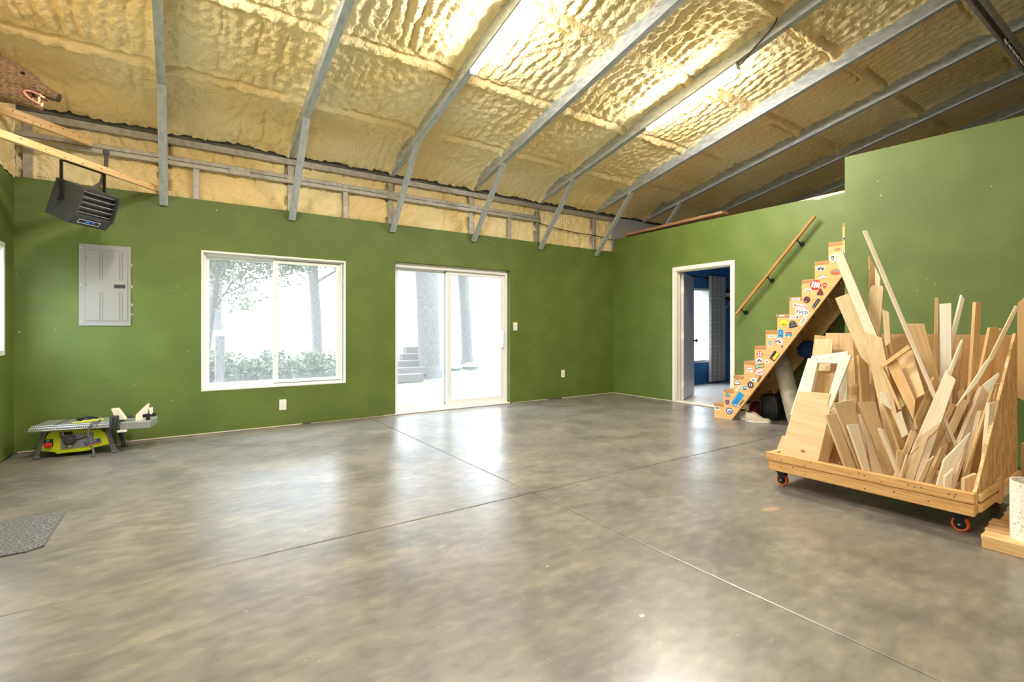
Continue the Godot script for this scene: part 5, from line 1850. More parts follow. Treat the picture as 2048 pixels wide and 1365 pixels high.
func build_boar() -> void:
	var t := thing("boar_head", "mounted brown boar head with open mouth and tusks at the upper left", "animal trophy", Vector3(XL + 0.01, 3.02, -5.2))
	t.rotation.y = deg_to_rad(-4.0)
	var o := obj("head", surface_net(boar_field, Vector3(-0.03, -0.24, -0.19), Vector3(0.47, 0.19, 0.19), 0.0085), M.boar_hide, t)
	for k in [-1, 1]:
		var s := st()
		var ear := PackedVector2Array([Vector2(-0.042, 0), Vector2(0.042, 0), Vector2(0.046, 0.05), Vector2(0.026, 0.11), Vector2(0.0, 0.14), Vector2(-0.026, 0.10), Vector2(-0.044, 0.05)])
		prism(s, ear, 0.012, Transform3D(Basis(Vector3(0.5, 0, -0.86 * k).normalized(), Vector3(-0.45, 0.78, 0.44 * k).normalized(), Vector3(0.74, 0.45, 0.42 * k).normalized()).orthonormalized(), Vector3(0.10, 0.105, 0.072 * k)), 0.004)
		obj("ear", s, M.boar_hide, t)
		s = st()
		lathe(s, ball(0.012, 8), 14, Transform3D(Basis.IDENTITY, Vector3(0.258, 0.037, 0.066 * k)))
		obj("eye", s, M.eye, t)
		s = st()
		tube(s, curve([Vector3(0.328, -0.158, 0.022 * k), Vector3(0.342, -0.14, 0.036 * k), Vector3(0.342, -0.112, 0.042 * k)], 5), 0.0075, 8)
		tube(s, curve([Vector3(0.345, -0.085, 0.026 * k), Vector3(0.357, -0.102, 0.040 * k), Vector3(0.374, -0.108, 0.042 * k)], 5), 0.007, 8)
		obj("tusk", s, M.tooth, t)
	var s2 := st()
	for i in 6:
		cyl(s2, Vector3(0.345 - 0.012 * (i % 3), -0.168 + 0.006 * (i % 3), (-0.009 if i < 3 else 0.009)), Vector3(0.352 - 0.012 * (i % 3), -0.142 + 0.006 * (i % 3), (-0.009 if i < 3 else 0.009)), 0.005, 7, 0.002)
	for i in 4:
		cyl(s2, Vector3(0.30 - 0.016 * i, -0.146 + 0.010 * i, 0.024), Vector3(0.303 - 0.016 * i, -0.126 + 0.010 * i, 0.024), 0.006, 7, 0.003)
		cyl(s2, Vector3(0.30 - 0.016 * i, -0.146 + 0.010 * i, -0.024), Vector3(0.303 - 0.016 * i, -0.126 + 0.010 * i, -0.024), 0.006, 7, 0.003)
	obj("teeth", s2, M.tooth, t)
	s2 = st()
	lathe(s2, ball(1.0, 8), 16, Transform3D(Basis.from_euler(Vector3(0, 0, -0.45)) * Basis.from_scale(Vector3(0.055, 0.012, 0.024)), Vector3(0.300, -0.140, 0)))
	obj("tongue", s2, M.gum, t)
	s2 = st()
	for k in [-1, 1]:        # pink lips along both jaws
		tube(s2, curve([Vector3(0.262, -0.088, 0.050 * k), Vector3(0.295, -0.082, 0.052 * k), Vector3(0.335, -0.092, 0.042 * k), Vector3(0.375, -0.108, 0.030 * k)], 4), 0.008, 8)
		tube(s2, curve([Vector3(0.258, -0.095, 0.050 * k), Vector3(0.275, -0.122, 0.048 * k), Vector3(0.305, -0.146, 0.038 * k), Vector3(0.345, -0.160, 0.020 * k)], 4), 0.009, 8)
	lathe(s2, ball(1.0, 8), 16, Transform3D(Basis.from_scale(Vector3(0.03, 0.022, 0.045)), Vector3(0.262, -0.093, 0)))
	obj("gum", s2, M.gum, t)
	s2 = st()
	cyl(s2, Vector3(0.436, -0.074, 0), Vector3(0.455, -0.079, 0), 0.033, 16)
	for k in [-1, 1]:
		cyl(s2, Vector3(0.4545, -0.079, 0.012 * k), Vector3(0.4565, -0.080, 0.012 * k), 0.007, 8)
	obj("nose_pad", s2, M.boar_nose, t)
	s2 = st()
	prism(s2, ngon(24, 0.15, 0.2), 0.02, Transform3D(Basis(Vector3(0, 0, -1), Vector3.UP, Vector3(1, 0, 0)), Vector3(-0.022, -0.02, 0)), 0.004)
	obj("mount_plaque", s2, M.old_board, t)

func ball(r: float, n: int) -> Array:
	var p := []
	for i in n + 1:
		var a := -PI * 0.5 + PI * i / n
		p.append(Vector2(maxf(cos(a) * r, 0.0), sin(a) * r))
	return p

# ---------------------------------------------------------------- table saw
func build_saw() -> void:
	var t := thing("table_saw", "lime green and grey portable table saw standing folded low on the floor", "table saw", Vector3(-1.03, 0, -5.84), deg_to_rad(-11.0))
	var s := st()
	# legs
	for q in [[0.0, 0.02, 0.062, 0.225], [0.545, 0.02, 0.49, 0.225]]:
		for z in [-0.005, -0.27]:
			s = st()
			beam(s, Vector3(q[0], 0.012, z), Vector3(q[2], q[3] + 0.03, z), 0.034, 0.030, Vector3(0, 0, 1), 0.004)
			box(s, Vector3(q[0], 0.011, z), Vector3(0.046, 0.022, 0.044), 0.006)
			obj("leg", s, M.grey_plastic, t)
	s = st()
	span(s, Vector3(0.07, 0.07, -0.27), Vector3(0.47, 0.245, -0.03), 0.01)
	obj("motor_housing", s, M.charcoal, t)
	s = st()
	prism(s, PackedVector2Array([Vector2(0.028, 0.066), Vector2(0.055, 0.16), Vector2(0.082, 0.222), Vector2(0.12, 0.236), Vector2(0.44, 0.225), Vector2(0.478, 0.19), Vector2(0.525, 0.085), Vector2(0.39, 0.058), Vector2(0.36, 0.038), Vector2(0.14, 0.030), Vector2(0.125, 0.045)]), 0.035, Transform3D(Basis.IDENTITY, Vector3(0, 0, -0.03)), 0.005)
	var face := obj("front_panel", s, M.lime, t)
	s = st()
	prism(s, PackedVector2Array([Vector2(0.165, 0.065), Vector2(0.165, 0.205), Vector2(0.40, 0.20), Vector2(0.40, 0.105), Vector2(0.345, 0.075)]), 0.004, Transform3D(Basis.IDENTITY, Vector3(0, 0, 0.004)), 0.001)
	obj("bevel_plate", s, M.panel_groove, face)
	s = st()
	var arc := []
	for i in 13:
		var a := deg_to_rad(215.0 + 110.0 * i / 12.0)
		arc.append(Vector3(0.265 + cos(a) * 0.13, 0.245 + sin(a) * 0.10, 0.009))
	tube(s, arc, 0.004, 6)
	obj("bevel_slot", s, M.black_plastic, face)
	s = st()
	cyl(s, Vector3(0.232, 0.148, 0.006), Vector3(0.232, 0.148, 0.030), 0.042, 24)
	cyl(s, Vector3(0.232, 0.148, 0.028), Vector3(0.232, 0.148, 0.040), 0.032, 24)
	for i in 8:
		cyl(s, Vector3(0.232 + 0.04 * cos(i * PI / 4), 0.148 + 0.04 * sin(i * PI / 4), 0.008), Vector3(0.232 + 0.04 * cos(i * PI / 4), 0.148 + 0.04 * sin(i * PI / 4), 0.028), 0.007, 8)
	obj("hand_wheel", s, M.charcoal, face)
	s = st()
	cyl(s, Vector3(0.23, 0.094, 0.006), Vector3(0.23, 0.094, 0.018), 0.011, 14)
	obj("lock_knob", s, M.plate_white, face)
	var sw := obj("switch_box", one_box(Vector3(0.055, 0.066, 0.03), 0.005, Vector3(0.088, 0.132, 0.014)), M.black_plastic, face)
	obj("stop_paddle", one_box(Vector3(0.05, 0.034, 0.02), 0.005, Vector3(0.09, 0.118, 0.032)), M.red, sw)
	obj("start_button", one_box(Vector3(0.022, 0.014, 0.006), 0.002, Vector3(0.088, 0.15, 0.031)), M.ink_green, sw)
	var lb := obj("warning_label", one_box(Vector3(0.12, 0.042, 0.002), 0.0, Vector3.ZERO), M.ink_navy, face)
	lb.transform = Transform3D(Basis(Vector3(0, 0, 1), deg_to_rad(14.0)), Vector3(0.392, 0.112, 0.009))
	obj("stripe", one_box(Vector3(0.115, 0.008, 0.001), 0.0, Vector3(0, -0.016, 0.0015)), M.ink_orange, lb)
	obj("print", one_box(Vector3(0.08, 0.012, 0.001), 0.0, Vector3(-0.01, 0.008, 0.0015)), M.ink_grey, lb)
	var pl := obj("size_plate", one_box(Vector3(0.09, 0.024, 0.002), 0.0, Vector3(0.205, 0.208, 0.008)), M.black_plastic, face)
	lettering("lettering", "10", 0.018, pl, Transform3D(Basis.IDENTITY, Vector3(0.176, 0.208, 0.0095)), M.paper_white)
	# table and rails
	s = st()
	span(s, Vector3(-0.03, 0.268, -0.31), Vector3(0.53, 0.288, 0.03), 0.003)
	obj("table_top", s, M.silver, t)
	s = st()
	for q in [[0.12, -0.2], [0.38, -0.2]]:
		span(s, Vector3(q[0], 0.2875, -0.30), Vector3(q[0] + 0.018, 0.2885, 0.028))
	span(s, Vector3(0.24, 0.2875, -0.26), Vector3(0.30, 0.2888, -0.04))
	obj("table_slot", s, M.charcoal, t)
	s = st()
	span(s, Vector3(-0.035, 0.240, 0.030), Vector3(0.60, 0.276, 0.062), 0.004)
	span(s, Vector3(-0.035, 0.246, 0.060), Vector3(0.60, 0.256, 0.068), 0.002)
	var rl := obj("front_rail", s, M.silver, t)
	s = st()
	span(s, Vector3(-0.03, 0.260, 0.0615), Vector3(0.44, 0.272, 0.0632))
	obj("scale", s, M.ink_black, rl)
	s = st()
	for i in 30:
		span(s, Vector3(-0.025 + 0.0155 * i, 0.262, 0.0631), Vector3(-0.0165 + 0.0155 * i, 0.270, 0.0638))
	obj("scale_mark", s, M.paper_white, rl)
	s = st()
	span(s, Vector3(-0.03, 0.240, -0.335), Vector3(0.60, 0.274, -0.31), 0.004)
	obj("rear_rail", s, M.charcoal, t)
	s = st()
	span(s, Vector3(0.60, 0.215, -0.20), Vector3(0.83, 0.282, 0.055), 0.005)
	obj("extension_wing", s, M.silver, t)
	for z in [-0.1, 0.03]:
		s = st()
		cyl(s, Vector3(0.70, 0.245, 0.055), Vector3(0.70, 0.245, 0.058), 0.006, 8)
	s = st()
	prism(s, PackedVector2Array([Vector2(0.53, 0.405), Vector2(0.578, 0.405), Vector2(0.638, 0.302), Vector2(0.565, 0.302)]), 0.06, Transform3D(Basis.IDENTITY, Vector3(0, 0, -0.03)), 0.002)
	obj("fence_board", s, M.pale, t)
	s = st()
	span(s, Vector3(0.525, 0.282, -0.28), Vector3(0.605, 0.30, 0.06), 0.003)
	span(s, Vector3(0.535, 0.225, 0.055), Vector3(0.60, 0.35, 0.085), 0.006)
	tube(s, curve([Vector3(0.55, 0.34, 0.09), Vector3(0.555, 0.29, 0.105), Vector3(0.568, 0.23, 0.10), Vector3(0.582, 0.29, 0.105), Vector3(0.586, 0.34, 0.09)], 4), 0.006, 6)
	obj("rip_fence", s, M.charcoal, t)
	s = st()
	span(s, Vector3(0.585, 0.195, 0.04), Vector3(0.655, 0.212, 0.075), 0.003)
	obj("clamp_handle", s, M.plate_white, t)
	s = st()
	prism(s, PackedVector2Array([Vector2(0.70, 0.282), Vector2(0.78, 0.282), Vector2(0.805, 0.43), Vector2(0.79, 0.43), Vector2(0.715, 0.35), Vector2(0.70, 0.33)]), 0.018, Transform3D(Basis.IDENTITY, Vector3(0, 0, -0.04)), 0.001)
	obj("wood_stop", s, M.pale, t)
	s = st()
	cyl(s, Vector3(0.825, 0.335, 0.0), Vector3(0.822, 0.395, 0.0), 0.012, 12, 0.016)
	obj("clamp_grip", s, M.plate_white, t)
	s = st()
	beam(s, Vector3(0.76, 0.322, 0.0), Vector3(0.86, 0.332, 0.0), 0.014, 0.03, Vector3.UP, 0.003)
	cyl(s, Vector3(0.80, 0.282, 0.0), Vector3(0.80, 0.325, 0.0), 0.016, 12)
	obj("toggle_clamp", s, M.black_metal, t)
	s = st()
	tube(s, [Vector3(0.50, 0.085, -0.03), Vector3(0.60, 0.088, -0.02)], 0.006, 8)
	cyl(s, Vector3(0.60, 0.088, -0.02), Vector3(0.61, 0.088, -0.02), 0.016, 10)
	box(s, Vector3(0.545, 0.13, -0.04), Vector3(0.012, 0.12, 0.02), 0.003)
	obj("side_bolt", s, M.charcoal, t)
	# loose things on the table
	var names := ["long lime green push stick lying on the table saw", "short lime green push block beside the long push stick"]
	for i in 2:
		var p := obj("push_stick", st_push(0.20 if i == 0 else 0.15), M.lime_dusty)
		p.transform = Transform3D(t.basis * Basis(Vector3.UP, 0.28 + 0.12 * i), t.position + t.basis * Vector3(0.24 + 0.05 * i, 0.2895, -0.02 - 0.06 * i))
		tag(p, names[i], "push stick")
	s = st()
	tube(s, curve([Vector3(0.22, 0.298, -0.16), Vector3(0.27, 0.31, -0.20), Vector3(0.33, 0.305, -0.19), Vector3(0.30, 0.30, -0.13), Vector3(0.24, 0.30, -0.15), Vector3(0.29, 0.312, -0.21), Vector3(0.37, 0.30, -0.17)], 6), 0.0085, 8)
	var c2 := obj("cord_coil", s, M.black_plastic)
	c2.transform = t.transform
	tag(c2, "black power cord coiled on the table saw top", "cord")
	s = st()
	tube(s, curve([Vector3(0.42, 0.299, -0.06), Vector3(0.44, 0.30, 0.02), Vector3(0.41, 0.288, 0.08), Vector3(0.385, 0.22, 0.092), Vector3(0.40, 0.12, 0.088), Vector3(0.425, 0.05, 0.10), Vector3(0.43, 0.02, 0.11)], 6), 0.009, 8)
	cyl(s, Vector3(0.43, 0.032, 0.11), Vector3(0.432, 0.006, 0.115), 0.014, 10)
	var c3 := obj("hanging_cord", s, M.grey_plastic)
	c3.transform = t.transform
	tag(c3, "grey cord hanging over the front of the table saw to the floor", "cord")

func st_push(l: float) -> SurfaceTool:
	var s := st()
	prism(s, PackedVector2Array([Vector2(0, -0.012), Vector2(l * 0.7, -0.012), Vector2(l, -0.02), Vector2(l, 0.016), Vector2(l * 0.72, 0.012), Vector2(0.01, 0.012), Vector2(0, 0.004)]), 0.012, Transform3D(Basis(Vector3.RIGHT, Vector3(0, 0, -1), Vector3.UP), Vector3.ZERO), 0.002)
	return s

# ---------------------------------------------------------------- scrap cart
func along_z(base: String) -> StandardMaterial3D:
	var key := base + "_z"
	if not M.has(key):
		var m: StandardMaterial3D = M[base].duplicate()
		m.uv1_scale = Vector3(m.uv1_scale.x, m.uv1_scale.x, m.uv1_scale.x * 0.09)
		M[key] = m
	return M[key]

func build_cart() -> void:
	var c := thing("lumber_cart", "rolling plywood cart with a strand board side, full of wood scraps", "cart", Vector3(3.505, 0, -1.325))
	var s := st()
	span(s, Vector3(-0.008, 0.190, -0.562), Vector3(0.030, 0.246, 0.556), 0.003)
	obj("front_board", s, M.pine_rail, c)
	s = st()
	span(s, Vector3(0.0, 0.120, -0.548), Vector3(0.038, 0.189, 0.554), 0.003)
	obj("front_board", s, M.pine_rail, c)
	s = st()
	for q in [[-0.52, 0.235], [-0.45, 0.208], [-0.30, 0.20], [-0.26, 0.232], [-0.03, 0.21], [0.02, 0.228], [0.05, 0.222], [0.14, 0.205], [0.27, 0.222], [0.30, 0.217], [0.33, 0.222], [0.45, 0.218], [0.475, 0.21], [0.48, 0.224]]:
		cyl(s, Vector3(-0.0072, q[1], q[0]), Vector3(-0.0088, q[1], q[0]), 0.0042, 8)
	for q in [[-0.46, 0.155], [-0.38, 0.17], [-0.30, 0.14], [0.05, 0.14], [0.2, 0.16], [0.36, 0.152]]:
		cyl(s, Vector3(0.0005, q[1], q[0]), Vector3(-0.001, q[1], q[0]), 0.0045, 8)
	var kn := obj("nail_hole", s, M.knot, c)
	s = st()
	span(s, Vector3(0.04, 0.120, -0.553), Vector3(0.90, 0.189, -0.517), 0.003)
	span(s, Vector3(0.034, 0.190, -0.556), Vector3(0.90, 0.244, -0.520), 0.003)
	obj("end_board", s, along_x("pine"), c)
	s = st()
	span(s, Vector3(0.04, 0.120, 0.50), Vector3(0.90, 0.186, 0.537), 0.003)
	obj("end_board", s, along_x("pine"), c)
	s = st()
	span(s, Vector3(0.038, 0.15, -0.516), Vector3(0.895, 0.166, 0.499))
	obj("deck", s, M.ply, c)
	s = st()
	span(s, Vector3(0.893, 0.12, -0.552), Vector3(0.908, 1.09, 0.538), 0.001)
	obj("back_panel", s, M.hardboard, c)
	s = st()
	prism(s, PackedVector2Array([Vector2(0.032, 0.128), Vector2(0.905, 0.128), Vector2(0.93, 0.14), Vector2(0.93, 1.085), Vector2(0.915, 1.10), Vector2(0.895, 1.10), Vector2(0.055, 0.26), Vector2(0.036, 0.25)]), 0.016, Transform3D(Basis.IDENTITY, Vector3(0, 0, 0.5385)), 0.0015)
	obj("strand_panel", s, M.strand, c)
	s = st()
	span(s, Vector3(0.045, 0.200, 0.5552), Vector3(0.41, 0.238, 0.573), 0.002)
	obj("batten", s, along_x("fir"), c)
	s = st()
	span(s, Vector3(0.05, 0.140, 0.5552), Vector3(0.38, 0.182, 0.571), 0.002)
	obj("batten", s, along_x("fir"), c)
	s = st()
	span(s, Vector3(0.415, 0.115, 0.5552), Vector3(0.475, 0.262, 0.578), 0.003)
	obj("upright_batten", s, M.pine, c)
	s = st()
	span(s, Vector3(0.485, 0.205, 0.5552), Vector3(0.92, 0.225, 0.577), 0.002)
	obj("batten", s, along_x("fir"), c)
	s = st()
	span(s, Vector3(0.485, 0.13, 0.5552), Vector3(0.92, 0.20, 0.568), 0.002)
	obj("batten", s, along_x("white"), c)
	for q in [[0.10, -0.50], [0.10, 0.475], [0.82, -0.50], [0.82, 0.475]]:
		caster(c, Vector3(q[0], 0, q[1]))
	var n := 0
	for q in scrap_list():
		scrap(q[0], q[1], q[2], q[3])
	box_assembly()
	wood_frames()

func along_x(base: String) -> StandardMaterial3D:
	var key := base + "_x"
	if not M.has(key):
		var m: StandardMaterial3D = M[base].duplicate()
		var a := maxf(m.uv1_scale.x, m.uv1_scale.z)
		m.uv1_scale = Vector3(a * 0.09, a, a)
		M[key] = m
	return M[key]

func caster(parent: Node3D, at: Vector3) -> void:
	var s := st()
	box(s, at + Vector3(0, 0.1165, 0), Vector3(0.10, 0.006, 0.075), 0.002)
	for k in [-1, 1]:
		prism(s, PackedVector2Array([Vector2(-0.03, 0.10), Vector2(0.03, 0.10), Vector2(0.014, 0.035), Vector2(-0.014, 0.035)]), 0.004, Transform3D(side_xf(0).basis, at + Vector3(k * 0.022 + 0.002, 0, 0)), 0.001)
	box(s, at + Vector3(0, 0.103, 0), Vector3(0.05, 0.012, 0.06), 0.003)
	box(s, at + Vector3(-0.01, 0.105, -0.055), Vector3(0.04, 0.006, 0.06), 0.002, Basis(Vector3.RIGHT, 0.25))
	var o := obj("caster", s, M.black_metal, parent)
	s = st()
	var xf := Transform3D(Basis(Vector3.UP, Vector3.RIGHT, Vector3(0, 0, -1)), at + Vector3(-0.015, 0.0405, 0))
	lathe(s, [Vector2(0.029, 0.0), Vector2(0.037, 0.001), Vector2(0.040, 0.006), Vector2(0.040, 0.024), Vector2(0.037, 0.029), Vector2(0.029, 0.030)], 28, xf)
	obj("tread_ring", s, M.orange, o)
	s = st()
	lathe(s, [Vector2(0, 0.0), Vector2(0.012, -0.001), Vector2(0.029, 0.003), Vector2(0.0295, 0.027), Vector2(0.012, 0.031), Vector2(0, 0.031)], 24, xf)
	obj("hub", s, M.black_plastic, o)
	s = st()
	cyl(s, at + Vector3(-0.03, 0.0405, 0), at + Vector3(0.03, 0.0405, 0), 0.006, 10)
	obj("axle_bolt", s, M.silver, o)

# a board given by the corners of its front face (top left, top right, bottom right, bottom left) and its thickness
func board_at(q: Array) -> Array:
	var mid: Vector3 = (q[2] + q[3]) * 0.5
	var y: Vector3 = ((q[0] + q[1]) * 0.5 - mid).normalized()
	var x: Vector3 = ((q[1] - q[0]).normalized() + (q[2] - q[3]).normalized())
	x = (x - y * x.dot(y)).normalized()
	var b := Basis(x, y, x.cross(y))
	var p := PackedVector2Array()
	for v in q:
		var l: Vector3 = b.inverse() * ((v as Vector3) - mid)
		p.append(Vector2(l.x, l.y))
	return [Transform3D(b, mid), p]

func scrap(label: String, m: String, t: float, q: Array) -> MeshInstance3D:
	var g := board_at(q)
	var p: PackedVector2Array = g[1]
	if label.contains("rounded-top"):
		var w := PackedVector2Array()
		for i in 9:
			var a := PI - PI * 0.5 * i / 8.0
			w.append(p[0] + Vector2(0.03 + 0.03 * cos(a), -0.05 + 0.05 * sin(a)))
		for i in 7:
			var a := PI * 0.5 - PI * 0.5 * i / 6.0
			w.append(p[1] + Vector2(-0.015 + 0.015 * cos(a), -0.025 + 0.025 * sin(a)))
		w.append(p[2])
		w.append(p[3])
		p = w
	elif label.contains("knotty") == false and label.contains("dark knot"):
		p = PackedVector2Array([p[0], p[1], p[1].lerp(p[2], 0.17) + Vector2(-0.004, 0), p[1].lerp(p[2], 0.20) + Vector2(0.018, 0), p[2], p[3]])
	elif label.contains("torn top"):
		p = PackedVector2Array([p[0], p[0].lerp(p[1], 0.55) + Vector2(0, 0.004), p[0].lerp(p[1], 0.7) + Vector2(0, -0.02), p[0].lerp(p[1], 0.82) + Vector2(0, -0.006), p[1] + Vector2(0, -0.03), p[1].lerp(p[2], 0.12) + Vector2(-0.008, 0), p[1].lerp(p[2], 0.2), p[2], p[3]])
	var s := st()
	prism(s, p, t, Transform3D(Basis.IDENTITY, Vector3(0, 0, -t)), minf(0.0015, t * 0.2))
	var o := obj("wood_offcut", s, M[m])
	o.transform = g[0]
	tag(o, label, "wood scrap", "wood scraps in the rolling cart")
	if label.contains("dark knot"):
		s = st()
		prism(s, ngon(16, 0.018, 0.011), 0.0006, Transform3D(Basis.IDENTITY, Vector3(0.02, 0.10, -0.0002)))
		obj("knot_ring", s, M.tread, o)
		s = st()
		prism(s, ngon(12, 0.005, 0.005), 0.0008, Transform3D(Basis.IDENTITY, Vector3(0.022, 0.10, 0.0)))
		obj("knot", s, M.knot, o)
	elif t >= 0.012 and (m == "ply" or m == "pale" or m == "brown"):
		s = st()           # darker core ply seen in the edge
		var grow := PackedVector2Array()
		var c := Vector2.ZERO
		for v in p:
			c += v / p.size()
		for v in p:
			grow.append(v + (v - c).normalized() * 0.0004)
		prism(s, grow, t * 0.16, Transform3D(Basis.IDENTITY, Vector3(0, 0, -t * 0.40)))
		prism(s, grow, t * 0.16, Transform3D(Basis.IDENTITY, Vector3(0, 0, -t * 0.76)))
		obj("core_veneer", s, M.dark, o)
	return o

